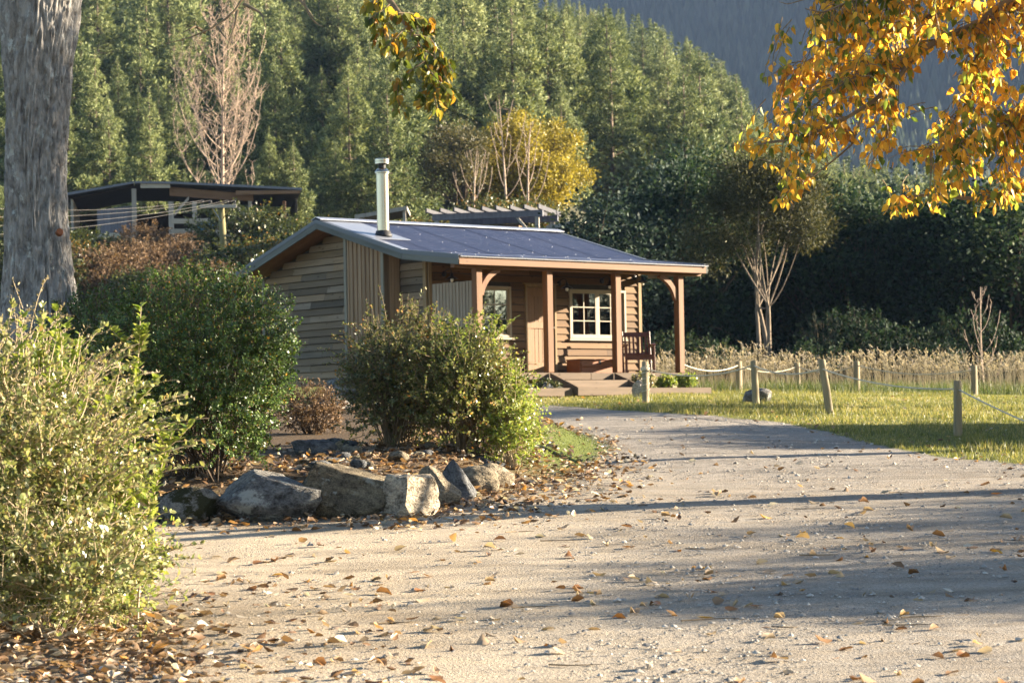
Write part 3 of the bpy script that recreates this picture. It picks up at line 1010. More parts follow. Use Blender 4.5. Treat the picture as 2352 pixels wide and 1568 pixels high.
def corr(a, b, pts, amp=.0085, lift=.0):
    """Corrugated sheet from x=a to b following the (y,z) points."""
    nx = int(round((b - a) / .0127)) + 1
    xs = np.linspace(a, b, nx)
    V = []
    for (y, zz) in pts:
        for x in xs:
            V.append((x, y, zz + lift + amp * math.sin(2 * math.pi * (x - vL) / .0762)))
    Fq = [(r * nx + i, r * nx + i + 1, (r + 1) * nx + i + 1, (r + 1) * nx + i) for r in range(len(pts) - 1) for i in range(nx - 1)]
    return np.array(V), np.array(Fq)


SH = .762
x = vL
i = 0
while x < vR - .02:
    e = min(x + SH + .02, vR + .01)
    lf = .009 * (i % 2)
    for nm, pts in (('roof_sheet', [(yr - .02, z_ridge + .018), (3.6, float(roof_z(3.6)) + .018), (2.6, float(roof_z(2.6)) + .018), (yf + .0, z_kink + .018)]),
                    ('roof_sheet', [(yf + .06, z_kink + .026 - .012), (.6, float(roof_z(.6)) + .012), (-.34, z_eave + .009)]),
                    ('roof_sheet', [(yr + .02, z_ridge + .018), (6.2, float(roof_z(6.2)) + .018), (8.0, float(roof_z(8.0)) + .018)])):
        V, Fq = corr(x, e, pts, .0085, lf)
        ox = (x + e) / 2
        mob(nm, npmesh(nm, V - np.array([ox, 0, 0]), Fq, M['roof'], True), roof, (ox, 0, 0))
    x += SH
    i += 1
sc_ = MB()
for yy in (.0, .8, 1.45, 1.9, 2.7, 3.5, 4.3):
    for k in range(11):
        xx = vL + .0762 * (8 * k + .25) + .02
        if xx < vR and not (xx < .35 and yy > 1.6):
            sc_.box(xx - .007, xx + .007, yy - .007, yy + .007, float(roof_z(yy)) + .022, float(roof_z(yy)) + .034)
sc_.obj('roof_screws', M['flash'], roof)['kind'] = 'stuff'
boxo('eave_flashing', M['ridge'], roof, vL, vR, -.345, -.335, z_eave - .012, z_eave + .006, 0)
# plywood soffit under the sheets
for nm, p in (('soffit', [(yr, z_ridge - .02), (yf, z_kink - .02), (yf, z_kink - .04), (yr, z_ridge - .04)]),
              ('soffit', [(yr, z_ridge - .02), (7.9, z_back - .02), (7.9, z_back - .04), (yr, z_ridge - .04)]),
              ('soffit', [(yf, z_kink - .02), (-.25, z_eave - .02), (-.25, z_eave - .035), (yf, z_kink - .035)])):
    MB().prism(p, 'x', vL + .04, vR - .035).obj(nm, M['soffit'], roof)
# bargeboards (fascia along the verge)
for xx in (vL, vR - .03):
    for pts in ([(yr, z_ridge), (yf, z_kink)], [(yf, z_kink), (-.30, z_eave)], [(yr, z_ridge), (7.95, z_back - .005)]):
        (ya, za), (yb2, zb2) = pts
        L = math.hypot(yb2 - ya, zb2 - za)
        o = MB().box(0, L, -.018, .018, -.165, 0).obj('bargeboard', M['fascia'], roof, (xx + .0, ya, za + .002), .003)
        o.rotation_euler = (0, 0, 0)
        ang = math.atan2(zb2 - za, abs(yb2 - ya))
        sg = 1 if yb2 > ya else -1
        o.matrix_local = Matrix.Translation((xx, ya, za - .002)) @ Matrix.Rotation(R(90) * sg, 4, 'Z') @ Matrix.Rotation(-ang, 4, 'Y')
# verge flashing strips
for xx, wd in ((vL, .11), (vR - .085, .11)):
    for pts in ([(yr, z_ridge), (yf, z_kink)], [(yf, z_kink), (-.32, z_eave)], [(yr, z_ridge), (7.98, z_back)]):
        (ya, za), (yb2, zb2) = pts
        up = .034
        poly = [(ya, za + up), (yb2, zb2 + up), (yb2, zb2 + up + .004), (ya, za + up + .004)]
        MB().prism(poly, 'x', xx - .025, xx - .025 + wd).prism([(ya, za - .05), (yb2, zb2 - .05), (yb2, zb2 + up), (ya, za + up)], 'x', xx - .029, xx - .025).obj('verge_flashing', M['ridge'], roof)
MB().prism([(yr - .19, z_ridge - .012), (yr, z_ridge + .05), (yr + .19, z_ridge - .012), (yr + .19, z_ridge + .0), (yr, z_ridge + .062), (yr - .19, z_ridge + .0)], 'x', vL - .03, vR + .03).obj('ridge_cap', M['flash'], roof, (0, 0, .028))
fz = lambda y: float(roof_z(y))
MB().prism([(yr - .12, fz(yr - .12) + .037), (2.70, fz(2.70) + .037), (2.70, fz(2.70) + .041), (yr - .12, fz(yr - .12) + .041)], 'x', vL + .088, .36).obj('flue_tray', M['flash'], roof)
MB().prism([(2.70, fz(2.70) + .0405), (yf + .02, fz(yf + .02) + .0405), (yf + .02, fz(yf + .02) + .0445), (2.70, fz(2.70) + .0445)], 'x', vL - .02, vL + .16).obj('tray_tail', M['flash'], roof)
fx, fy = -.07, 3.10
zb_ = fz(fy) + .02
flue = empty('flue', (fx, fy, zb_)); flue.parent = cabin
MB().lathe([(.19, -.03), (.19, .035), (.165, .06), (.155, .11), (.142, .12)], 28).obj('rubber_boot', M['rubber'], flue, None, 0, True)
MB().lathe([(.132, .1), (.132, 1.30), (.14, 1.302), (.14, 1.325), (.162, 1.335), (.162, 1.355), (.115, 1.42), (.085, 1.44)], 32).obj('pipe', M['flue'], flue, None, 0, False)
MB().lathe([(.078, 1.43), (.078, 1.54)], 24).obj('neck', M['rubber'], flue)
MB().lathe([(.14, 1.525), (.155, 1.53), (.155, 1.575), (.148, 1.58), (.155, 1.585), (.155, 1.625), (.13, 1.645), (.05, 1.655)], 32).obj('cowl', M['flue'], flue)
for nm in ('pipe', 'cowl'):
    pass
for i in range(12):
    a = i * math.tau / 12
    pass

# ------------------------------------------------------------------ things on and around the cabin
CM = Matrix.Translation((CX, CY, CZ)) @ Matrix.Rotation(TH, 4, 'Z')


def cw(x, y, z):
    """Cabin coordinates to world."""
    return CM @ Vector((x, y, z))


def wall_lamp(x, zt, label):
    p = cw(x, yf - .03, ZZ(zt))
    r = empty('wall_lamp', p, TH, label, 'lamp', 'gooseneck lamps on the cabin wall')
    MB().lathe([(.06, 0), (.06, .02), (.03, .03)], 16).obj('wall_plate', M['black'], r).rotation_euler = (R(90), 0, 0)
    MB().tube([(0, 0, 0), (0, -.07, .07), (0, -.17, .10), (0, -.25, .06), (0, -.27, -.01)], .009, 8).obj('arm', M['black'], r)
    MB().lathe([(.028, 0), (.034, -.06), (.05, -.07), (.13, -.115), (.134, -.122), (.125, -.118), (.045, -.078), (.02, -.065)], 24).obj('shade', M['black'], r, (0, -.27, .0), 0, True)
    MB().lathe([(.012, -.06), (.022, -.10), (.036, -.135), (.036, -.155), (.022, -.178), (.006, -.185)], 16).obj('bulb', M['bulb'], r, (0, -.27, 0), 0, True)


wall_lamp(.36, 4.74, 'black gooseneck wall lamp above the privacy screen')
wall_lamp(3.47, 4.62, 'black gooseneck wall lamp beside the cabin door')
wall_lamp(4.70, 4.70, 'black gooseneck wall lamp over the wide window')
wall_lamp(5.66, 4.80, 'black gooseneck wall lamp at the cabin corner behind the rocking chair')

# things behind the glass
def curtain(x0, x1, label):
    n = 60
    V = []
    for k in range(n + 1):
        t = k / n
        x = x0 + (x1 - x0) * t
        y = yf + .22 + .028 * math.sin(t * math.pi * 2 * max(2, (x1 - x0) / .09)) + .008 * math.sin(t * 37)
        V += [(x, y, ZZ(3.30)), (x * 1.0, y, ZZ(4.56))]
    Fq = [(2 * k, 2 * k + 2, 2 * k + 3, 2 * k + 1) for k in range(n)]
    mid = (x0 + x1) / 2
    me = npmesh('curtain', np.array(V) - np.array([mid, yf + .22, ZZ(3.3)]), np.array(Fq), M['curtain'], True)
    o = mob('curtain', me, None, cw(mid, yf + .22, ZZ(3.30)))
    o.rotation_euler = (0, 0, TH)
    so = o.modifiers.new('thickness', 'SOLIDIFY'); so.thickness = .004
    tag(o, label, 'curtain')


curtain(1.72, 2.16, 'linen curtain behind the window next to the door')
curtain(4.60, 5.00, 'drawn linen curtain in the wide window behind the veranda post')
curtain(5.18, 5.42, 'linen curtain at the wide window edge near the rocking chair')
tl = empty('table_lamp', cw(1.45, yf + .42, ZZ(3.35)), TH, 'white drum-shaded lamp standing inside the window', 'lamp')
MB().lathe([(.10, 0), (.10, .02), (.03, .05), (.025, .16)], 16).obj('base', M['black'], tl)
MB().lathe([(.20, .14), (.185, .56)], 28).obj('lamp_shade', M['shade'], tl, None, 0, True)
MB().box(-.7, .7, -.25, .25, ZZ(3.29) - DECK, ZZ(3.35) - DECK).box(-.68, -.62, -.2, .2, 0, ZZ(3.29) - DECK).box(.62, .68, -.2, .2, 0, ZZ(3.29) - DECK).obj('side_table', M['chest'], None, cw(1.3, yf + .45, DECK)).rotation_euler = (0, 0, TH)
tag(bpy.data.objects['side_table'], 'low wooden table inside the cabin under the lamp', 'table')
boxo('cabin_floor', M['deck'], cabin, gu + .12, gr - .12, yf + .12, yb - .13, DECK - .05, DECK)

# rocking chair, facing out from the wall
rc = empty('rocking_chair', cw(4.82, .55, DECK), R(6), 'dark mahogany slatted rocking chair on the veranda', 'chair')
for s in (-1, 1):
    MB().tube([(s * .30, -.50, .035), (s * .30, -.25, .022), (s * .30, .05, .018), (s * .30, .35, .04), (s * .30, .52, .085)], .018, 6).obj('rocker', M['chair'], rc, (0, 0, .0))
    boxo('front_leg', M['chair'], rc, s * .30 - .025, s * .30 + .025, -.285, -.235, .035, .62, .006)
    o = MB().box(-.025, .025, -.025, .025, 0, .92).obj('back_post', M['chair'], rc, (s * .30, .20, .03), .006); o.rotation_euler = (R(-12), 0, 0)
    MB().prism([(-.30, .62), (-.22, .645), (.0, .63), (.32, .60), (.32, .575), (.0, .605), (-.22, .62), (-.30, .595)], 'x', -.04, .04).obj('armrest', M['chair'], rc, (s * .30, 0, 0))
boxo('seat', M['chair'], rc, -.275, .275, -.28, .20, .375, .41)
boxo('seat_rail', M['chair'], rc, -.272, .272, -.275, -.245, .29, .372)
bk = empty('backrest', (0, .215, .03)); bk.parent = rc; bk.rotation_euler = (R(-12), 0, 0)
boxo('top_rail', M['chair'], bk, -.272, .272, -.02, .02, .80, .90)
boxo('bottom_rail', M['chair'], bk, -.272, .272, -.02, .02, .39, .44)
for k in range(6):
    xx = -.225 + k * .09
    boxo('slat', M['chair'], bk, xx - .021, xx + .021, -.009, .009, .442, .798, .003)

# chest by the wall
ch = empty('storage_chest', cw(4.05, 1.16, DECK), TH, 'low reddish wooden chest under the wide window', 'chest')
L2, D2, H2 = .56, .22, .30
for s in (-1, 1):
    boxo('end_panel', M['chest'], ch, s * L2 - .012 - .012 * s, s * L2 + .012 - .012 * s, -D2, D2, .02, H2)
for k in range(2):
    boxo('front_board', M['chest'], ch, -L2 + .028, L2 - .028, -D2 - .012, -D2 + .012, .02 + k * .14, .155 + k * .14)
boxo('back_board', M['chest'], ch, -L2 + .028, L2 - .028, D2 - .014, D2, .02, H2)
boxo('lid', M['chest'], ch, -L2 - .015, L2 + .015, -D2 - .03, D2 + .01, H2 + .002, H2 + .027)
boxo('hasp', M['black'], ch, -.025, .025, -D2 - .026, -D2 - .014, H2 - .09, H2 - .01, .003)

# steps
st = empty('timber_steps', cw(2.6, -.6, ZZ(2.15)), TH, 'timber steps with sloping side boards up to the veranda', 'steps')
x0, x1 = -.86, .90
for xx in (x0, x1):
    MB().prism([(.42, .33), (.42, .485), (-.44, .175), (-.44, .0)], 'x', -.022, .022).obj('stringer', M['deck'], st, (xx, 0, 0), .004)
boxo('lower_riser', M['deck'], st, x0 - .04, x1 + .03, -.485, -.443, .0, .165)
boxo('upper_riser', M['deck'], st, x0 + .024, x1 - .024, -.03, .01, .17, .325)
boxo('tread', M['deck'], st, x0 + .024, x1 - .024, -.44, -.032, .125, .165)
boxo('tread', M['deck'], st, x0 + .024, x1 - .024, .012, .42, .285, .325)

# garden beds either side of the steps
for nm, xa, xb, lb in (('garden_bed', 3.62, 5.546, 'timber edged garden bed right of the steps with leafy plants'), ('garden_bed', -.6, 1.66, 'timber edged garden bed left of the steps, half hidden by the hedge')):
    g_ = empty(nm, cw((xa + xb) / 2, -.6, ZZ(2.14)), TH, lb, 'garden bed')
    hw_ = (xb - xa) / 2
    boxo('edging_board', M['deck'], g_, -hw_, hw_, -.36, -.31, 0, .165)
    boxo('edging_board', M['trimw'], g_, hw_ - .05, hw_, -.308, .36, 0, .163)
    MB().box(-hw_ + .01, hw_ - .055, -.305, .40, -.02, .115).obj('bed_soil', M['soil'], g_)


# ------------------------------------------------------------------ rocks
def rock(name, loc, size, seed, mat, label, rz=0.0, sub=4, cuts=7, group=None, sink=.12, tilt=0.0, planes=()):
    g = np.random.default_rng(seed)
    bm = bmesh.new()
    bmesh.ops.create_icosphere(bm, subdivisions=sub, radius=1.0)
    V = np.array([v.co[:] for v in bm.verts])
    for k in range(cuts):
        n = unit(g.normal(size=3) * np.array([1, 1, .8])); c = g.uniform(.58, .85)
        d = V @ n - c
        V = V - np.where(d > 0, d, 0)[:, None] * n * .98
    for n, c in planes:
        n = unit(np.array(n, float)); d = V @ n - c
        V = V - np.where(d > 0, d, 0)[:, None] * n
    f1 = fbm(V[:, 0] * 1.6 + seed * 3.1 + 40, V[:, 1] * 1.6 + V[:, 2] * 1.3 + 40, 4) - .5
    f2 = fbm(V[:, 0] * 6 + V[:, 2] * 3 + seed + 50, V[:, 1] * 6 + V[:, 2] * 5 + 60, 3) - .5
    V = V * (1 + .40 * f1 + .13 * f2 + .05 * (np.abs(fbm(V[:, 0] * 9 + seed, V[:, 2] * 9 + V[:, 1] * 4 + 20, 3) - .5)))[:, None]
    ext = (V.max(0) - V.min(0)) / 2
    V = (V - (V.max(0) + V.min(0)) / 2) / ext
    V = V * (np.array(size) / 2)
    V[:, 2] += size[2] / 2 - sink * size[2]
    for v, c in zip(bm.verts, V):
        v.co = c
    me = bpy.data.meshes.new(name); bm.to_mesh(me); bm.free()
    me.polygons.foreach_set('use_smooth', [True] * len(me.polygons))
    me.materials.append(mat)
    o = mob(name, me, None, loc)
    o.rotation_euler = (0, tilt, rz)
    return tag(o, label, 'rock', group)


def rock_px(x0, x1, ytop, ybase, d, seed, mat, label, depth=.7, **kw):
    """Boulder that spans x0..x1 and ytop..ybase when it stands d metres off."""
    p = at((x0 + x1) / 2, ybase, d)
    w = (x1 - x0) / FV * d * 1.10
    h = (ybase - ytop) / FV * d * 1.10
    zz = float(tz(p[0], p[1]))
    h = max(h + (p[2] - zz), .05) if p[2] > zz else h
    return rock('boulder' if w > .3 else 'stone', (p[0], p[1] + .0, min(zz, p[2]) - .02), (w, w * depth, h * 1.14), seed, mat, label, **kw)


rock_px(355, 500, 1120, 1190, 22.4, 11, M['rock_moss'], 'dark mossy boulder at the foot of the round green bush')
rock_px(506, 732, 1083, 1186, 22.5, 23, M['rock_lichen'], 'grey boulder with pale lichen and sloping top', .6, cuts=3, planes=(((.42, -.1, .9), .34), ((-.75, -.2, .62), .5), ((-.1, -.85, .5), .55), ((.9, -.3, .1), .85)))
rock_px(668, 915, 1066, 1190, 22.7, 35, M['rock_brown'], 'largest boulder, brown and crusted, sloping to its right', .6, cuts=3, sub=5, planes=(((.38, -.1, .92), .30), ((-.9, -.1, .4), .62), ((.15, -.9, .35), .5), ((.9, -.35, .3), .72)))
rock_px(880, 1004, 1092, 1184, 22.5, 41, M['rock_pale'], 'pale cream boulder lit by the sun', .8, cuts=2, planes=(((.05, -.1, 1), .6), ((.80, -.60, .08), .42), ((-.75, -.6, .2), .6)))
rock_px(962, 1056, 1073, 1166, 23.6, 52, M['rock_tan'], 'upright rounded tan-grey boulder beside the pale one', .7, cuts=2, planes=(((.65, -.2, .72), .5), ((-.5, -.8, .3), .6)))
rock_px(1006, 1092, 1058, 1152, 24.0, 63, M['rock_blue'], 'blue-grey pointed boulder leaning on the tan one', .7, cuts=2, planes=(((.75, -.2, .62), .38), ((-.7, -.4, .5), .45), ((.2, -.95, .2), .6)))
rock_px(1052, 1144, 1070, 1136, 24.8, 74, M['rock_tan'], 'low tan boulder behind the blue-grey pointed one', .8)
rock_px(1072, 1178, 1064, 1124, 25.4, 85, M['rock_tan'], 'broad tan boulder with flat top at the leaf slope', .8, cuts=9)
rock_px(1056, 1160, 1046, 1084, 26.2, 96, M['rock_blue'], 'thin dark slab behind the flat-topped tan boulder', .7)
rock_px(1040, 1150, 1026, 1076, 26.8, 17, M['rock_tan'], 'rounded grey-tan boulder below the olive hedge', .7)
rock_px(676, 770, 1008, 1050, 26.0, 28, M['rock_blue'], 'blue-grey slab between the two bushes', .8, group='low stones in the planted bed')
rock_px(735, 800, 1005, 1046, 26.9, 39, M['rock_blue'], 'dark angular stone behind the blue-grey slab', .8)
rock_px(800, 872, 1030, 1056, 26.2, 40, M['rock_blue'], 'flat dark stone in leaf litter under the olive hedge', .8)
rock_px(672, 742, 1050, 1070, 24.8, 51, M['rock_tan'], 'low pale stone just behind the crusted boulder', .8)
rock_px(735, 800, 1048, 1072, 24.9, 62, M['rock_blue'], 'low grey stone between the pale stone and the leaves', .8)
rock_px(798, 872, 1056, 1086, 24.6, 73, M['rock_brown'], 'flat brown stone among leaves behind the crusted boulder', .8)
rock_px(985, 1045, 1020, 1046, 27.2, 84, M['rock_blue'], 'dark stone half hidden under the olive hedge', .8)
rock_px(730, 806, 908, 966, 36.2, 95, M['rock_lichen'], 'rounded boulder at the back of the planted bed, by the gable wall', .8)
rock_px(748, 838, 868, 908, 48.5, 16, M['rock_lichen'], 'grey boulder against the foot of the gable wall', .7)
rock_px(1708, 1770, 890, 912, 43.8, 27, M['rock_lichen'], 'grey rock lying in the lawn behind a rope post', .9)
rock_px(1452, 1480, 872, 893, 46.6, 38, M['rock_pale'], 'pale stone beside the steps', .9)
rock_px(1466, 1486, 880, 896, 46.0, 49, M['rock_pale'], 'small pale stone in front of the garden bed', .9)
rock_px(1384, 1452, 1228, 1252, 20.2, 50, M['rock_tan'], 'flat rock nearly buried in the driveway', .9, sink=.45)
rs = np.random.default_rng(404)
bl3 = ['small grey stone among the leaves behind the boulders', 'small tan stone among the leaves behind the boulders']
for i in range(16):
    pxr, dr = rs.uniform(690, 1010), rs.uniform(24.0, 26.6)
    pr = at(pxr, 1040, dr); w_ = rs.uniform(.14, .30)
    rock('stone', (pr[0], pr[1], float(tz(pr[0], pr[1])) - .01), (w_, w_ * .8, w_ * .55), 500 + i, M['rock_blue'] if i % 2 == 0 else M['rock_tan'], bl3[i % 2], rs.uniform(0, 6), 3, 6, 'small stones in the planted bed')
p = at(1252, 890, 47.2)
rock('boulder', (p[0] + .05, p[1] + .2, 2.17), (.34, .22, .30), 61, M['rock_blue'], 'blue-grey block under the deck left of the steps', TH, 3, 10)

# ------------------------------------------------------------------ rope fence
rf = np.random.default_rng(5)


def fence_post(px, ytop, ybase, d, rad, label, lean=(0, 0)):
    b = at(px, ybase, d)
    zz = float(tz(b[0], b[1]))
    h = (ybase - ytop) / FV * d + max(0, b[2] - zz)
    g = rf
    mb = MB()
    seg = 14
    V = []; n = 9
    hs = np.concatenate([np.linspace(-.25, h * .985, n - 1), [h]])
    for i, z in enumerate(hs):
        r_ = rad * (1 - .10 * z / h) * (1 if i < n - 1 else .86)
        for k in range(seg):
            a = k * math.tau / seg
            q = r_ * (1 + .07 * math.sin(3 * a + i * .2 + px) + .03 * g.normal())
            V.append((q * math.cos(a) + lean[0] * z, q * math.sin(a) + lean[1] * z, z))
    Fq = [(i * seg + k, i * seg + (k + 1) % seg, (i + 1) * seg + (k + 1) % seg, (i + 1) * seg + k) for i in range(n - 1) for k in range(seg)]
    Fq.append(tuple((n - 1) * seg + k for k in range(seg)))
    mb.add(V, Fq)
    r = empty('fence_post', (b[0], b[1], zz), 0, label, 'post', 'round posts of the rope fence')
    mb.obj('shaft', M['fpost'], r, None, 0, True)
    top = Vector((b[0] + lean[0] * h, b[1] + lean[1] * h, zz + h))
    return r, top, h


FP = {}
for key, a in dict(a=(1483, 830, 921, 43.6, .070, 'fence post wound with rope in front of the steps', (0, 0)),
                   b=(1736, 829, 929, 43.0, .066, 'upright fence post with the lawn rock behind it', (-.03, 0)),
                   c=(1906, 824, 942, 38.6, .068, 'leaning fence post at the driveway edge', (-.13, .02)),
                   d=(2200, 887, 1014, 33.4, .062, 'fence post standing closest to the golden tree', (.01, 0)),
                   e=(1697, 829, 886, 57.5, .085, 'post at the long grass in line with the lawn rock', (0, 0)),
                   f=(1832, 832, 881, 59, .075, 'post at the long grass between the lawn rock and the leaning post', (0, 0)),
                   g=(1968, 829, 894, 57, .080, 'post at the long grass beyond the leaning post', (0, 0)),
                   h=(2238, 839, 906, 54, .078, 'post at the long grass beyond the golden tree side', (0, 0)),
                   i=(1563, 823, 862, 53, .06, 'short pale post behind the end of the veranda', (0, 0))).items():
    FP[key] = fence_post(*a[:5], a[5], a[6])


def rope(p, q, sag, r_, label, grp='rope spans of the fence'):
    p, q = Vector(p), Vector(q)
    pts = [p.lerp(q, t) - Vector((0, 0, sag * 4 * t * (1 - t))) for t in np.linspace(0, 1, 15)]
    mid = pts[7].copy()
    o = MB().tube([x - mid for x in pts], r_, 6).obj('rope', M['rope'], None, mid, 0, True)
    return tag(o, label, 'rope', grp)


dn = lambda k, z: FP[k][1] - Vector((0, 0, z))
rope(dn('a', .13), dn('b', .08), .17, .013, 'sagging rope between the wound post and the upright post')
rope(dn('b', .09), dn('c', .16), .12, .013, 'sagging rope between the upright post and the leaning post')
rope(dn('c', .16), dn('d', .12), .10, .012, 'rope running down from the leaning post')
ext = at(2600, 1060, 29)
rope(dn('d', .12), ext, .06, .012, 'rope leaving the post by the golden tree')
bk_ = [FP[k] for k in 'iefgh']
for (i, j, lb) in (('i', 'e', 'back rope from the veranda end to the first post at the long grass'), ('e', 'f', 'back rope before the long grass, lawn rock side'), ('f', 'g', 'back rope before the long grass, middle span'), ('g', 'h', 'back rope before the long grass, golden tree side')):
    rope(dn(i, .10), dn(j, .10), .16, .012, lb)
wr = []
for t in np.linspace(0, 1, 60):
    a = t * math.tau * 5
    wr.append((math.cos(a) * .078, math.sin(a) * .078, .14 + .56 * t))
wr2 = []
for t in np.linspace(0, 1, 40):
    a = t * math.tau * 4
    wr2.append((math.cos(a) * .08, math.sin(a) * .08, .60 + .05 * t))
lsh = MB().tube(wr, .008, 5).tube(wr2, .011, 5).obj('rope_lashing', M['rope'], FP['a'][0])


# ------------------------------------------------------------------ shrubs
def lumpy(g, n, lobes=9, amp=.25):
    """Random directions on the upper body of a shrub with a lumpy radius factor."""
    c = rdir(g, lobes)
    def f(d):
        s = np.zeros(len(d))
        for k in range(lobes):
            s += np.exp(5 * (d @ c[k] - 1))
        return 1 - amp + amp * np.clip(s, 0, 1.6)
    return f


def shrub(name, label, cat, loc, rad, h, ntwig, nleaf, leafL, mat, twigmat, seed, shape='dia', group=None,
          twigL=.3, shell=(.55, 1.0), up=.5, lw=1.0, stems=14, shoots=0, shootmat=None, amp=.25, bottom=-.75, stem_r=.014, shoot_leaf=1.6, lobes=14, lobe=(.34, .62), spread=(.25, .68), body=.55, shoot_len=(.2, .45), arch=0, arch_len=(.3, .6)):
    """Shrub: stems from the base, twigs through a lumpy body, leaves along every twig."""
    g = np.random.default_rng(seed)
    c = np.array([0, 0, h * .5])
    ax = np.array([rad[0], rad[1], h * .5])
    d = rdir(g, ntwig * 2)
    d = d[d[:, 2] > bottom][:ntwig]
    n = len(d)
    f = lumpy(g, n, 10, amp)(d)
    rr = g.uniform(shell[0] ** 2, shell[1] ** 2, n) ** .5 * f
    ld = rdir(g, lobes * 3); ld = ld[ld[:, 2] > -.8][:lobes]
    lr_ = g.uniform(*lobe, len(ld)); lo_ = np.minimum(g.uniform(*spread, len(ld)), 1.06 - lr_)
    pick = g.choice(len(ld), n, p=lr_ ** 2 / (lr_ ** 2).sum())
    lob = c + (ld[pick] * lo_[pick][:, None] + d * (lr_[pick] * rr)[:, None]) * ax
    flat = d.copy(); low = flat[:, 2] < 0
    hl = np.sqrt(np.maximum(1e-6, 1 - flat[:, 2] ** 2))
    flat[low, :2] *= (np.clip(hl[low], .72, 1) / hl[low])[:, None] * .97
    body_ = c + flat * ax * (rr * .93)[:, None]
    start = np.where((g.random(n) < body)[:, None], body_, lob)
    start[:, 2] = np.abs(start[:, 2])
    td = unit(d * np.array([1, 1, .6]) + np.array([0, 0, up]) + g.normal(size=(n, 3)) * .45)
    tl = twigL * g.uniform(.5, 1.3, n)
    t = g.random((n, nleaf)) ** .8
    P = start[:, None] + td[:, None] * (tl[:, None] * t)[..., None] + g.normal(size=(n, nleaf, 3)) * .012
    side = unit(np.cross(td[:, None], g.normal(size=(n, nleaf, 3))))
    D = unit(side + td[:, None] * .7)
    N = unit(np.cross(D, np.cross(td[:, None] + 0 * D, D)) + g.normal(size=D.shape) * .35 + np.array([0, 0, .3]))
    V, Fq = leafs(P.reshape(-1, 3), D.reshape(-1, 3), N.reshape(-1, 3), leafL * g.uniform(.6, 1.25, n * nleaf), lw, shape)
    root = empty(name, loc, 0, label, cat, group)
    fo = mob('foliage', npmesh('foliage', V, Fq, mat), root)
    paths = [np.array([s, s + a * l]) for s, a, l in zip(start, td, tl)]
    rads = [np.array([.0035, .0015])] * n
    k = min(n, stems * 6)
    for i in range(stems):
        a = g.uniform(0, math.tau); q = g.uniform(.05, .35)
        b0 = np.array([math.cos(a) * q * rad[0], math.sin(a) * q * rad[1], -.1])
        for j in range(5):
            e = start[g.integers(n)]
            m = b0 * .5 + e * .5 + np.array([0, 0, .12 * h]) + g.normal(size=3) * .05
            paths.append(bez(b0, m, e, 7)); rads.append(np.linspace(stem_r, .004, 7))
    if arch:
        Pa, Da, Na, La = [], [], [], []
        for i in range(arch):
            dd = unit(np.array([g.normal(), g.normal(), g.uniform(-.1, 1.1)]))
            s0 = c + dd * ax * .8
            l = g.uniform(*arch_len)
            o_ = unit(dd * np.array([1, 1, .4]) + np.array([0, 0, .55]) + g.normal(size=3) * .25)
            pt = bez(s0, s0 + o_ * l * .6 + np.array([0, 0, .05]), s0 + o_ * l * np.array([1.1, 1.1, .75]), 7)
            paths.append(pt); rads.append(np.linspace(.0045, .002, 7))
            m = int(l / .016); tt = g.random(m) * 5.99; i0 = tt.astype(int); fr = (tt - i0)[:, None]
            Pa.append(pt[i0] * (1 - fr) + pt[i0 + 1] * fr); Da.append(unit(g.normal(size=(m, 3)) + o_ * .8 + np.array([0, 0, .4]))); Na.append(g.normal(size=(m, 3)) + np.array([0, 0, .8])); La.append(leafL * g.uniform(.45, 1.0, m))
        Va, Fa = leafs(np.concatenate(Pa), np.concatenate(Da), np.concatenate(Na), np.concatenate(La), 1.0, 'oval')
        mob('arching_sprays', npmesh('arching_sprays', Va, Fa, mat), root)
    V, Fq = tubes(paths, rads, 4)
    mob('stems', npmesh('stems', V, Fq, twigmat, True), root)
    if shoots:
        Ps, Ds, Ns, Ls = [], [], [], []
        sp, sr = [], []
        for i in range(shoots):
            dd = unit(np.array([g.normal() * .5, g.normal() * .5, g.uniform(.5, 1)]))
            s = c + dd * ax * .85
            L = g.uniform(*shoot_len)
            e = s + unit(np.array([dd[0] * .4 + g.normal() * .12, dd[1] * .4 + g.normal() * .12, 1.0])) * L
            pth = bez(s, (s + e) / 2 + g.normal(size=3) * .03, e, 6)
            sp.append(pth); sr.append(np.linspace(.006, .002, 6))
            m = int(L / .022)
            tt = g.random(m)
            pp = s + (e - s) * tt[:, None]
            a = g.uniform(0, math.tau, m)
            dr = unit(np.stack([np.cos(a), np.sin(a), np.full(m, .8)], -1))
            Ps.append(pp); Ds.append(dr); Ns.append(unit(np.stack([-np.cos(a) * .5, -np.sin(a) * .5, np.ones(m)], -1)))
            Ls.append(leafL * shoot_leaf * g.uniform(.7, 1.2, m) * (1.1 - .5 * tt))
        V, Fq = leafs(np.concatenate(Ps), np.concatenate(Ds), np.concatenate(Ns), np.concatenate(Ls), 1.0, 'oval')
        mob('shoot_leaves', npmesh('shoot_leaves', V, Fq, shootmat or mat), root)
        V, Fq = tubes(sp, sr, 5)
        mob('shoots', npmesh('shoots', V, Fq, twigmat, True), root)['kind'] = 'stuff'
    return root


def base_at(px, d):
    p = at(px, 900, d)
    return (p[0], p[1], float(tz(p[0], p[1])) - .03)


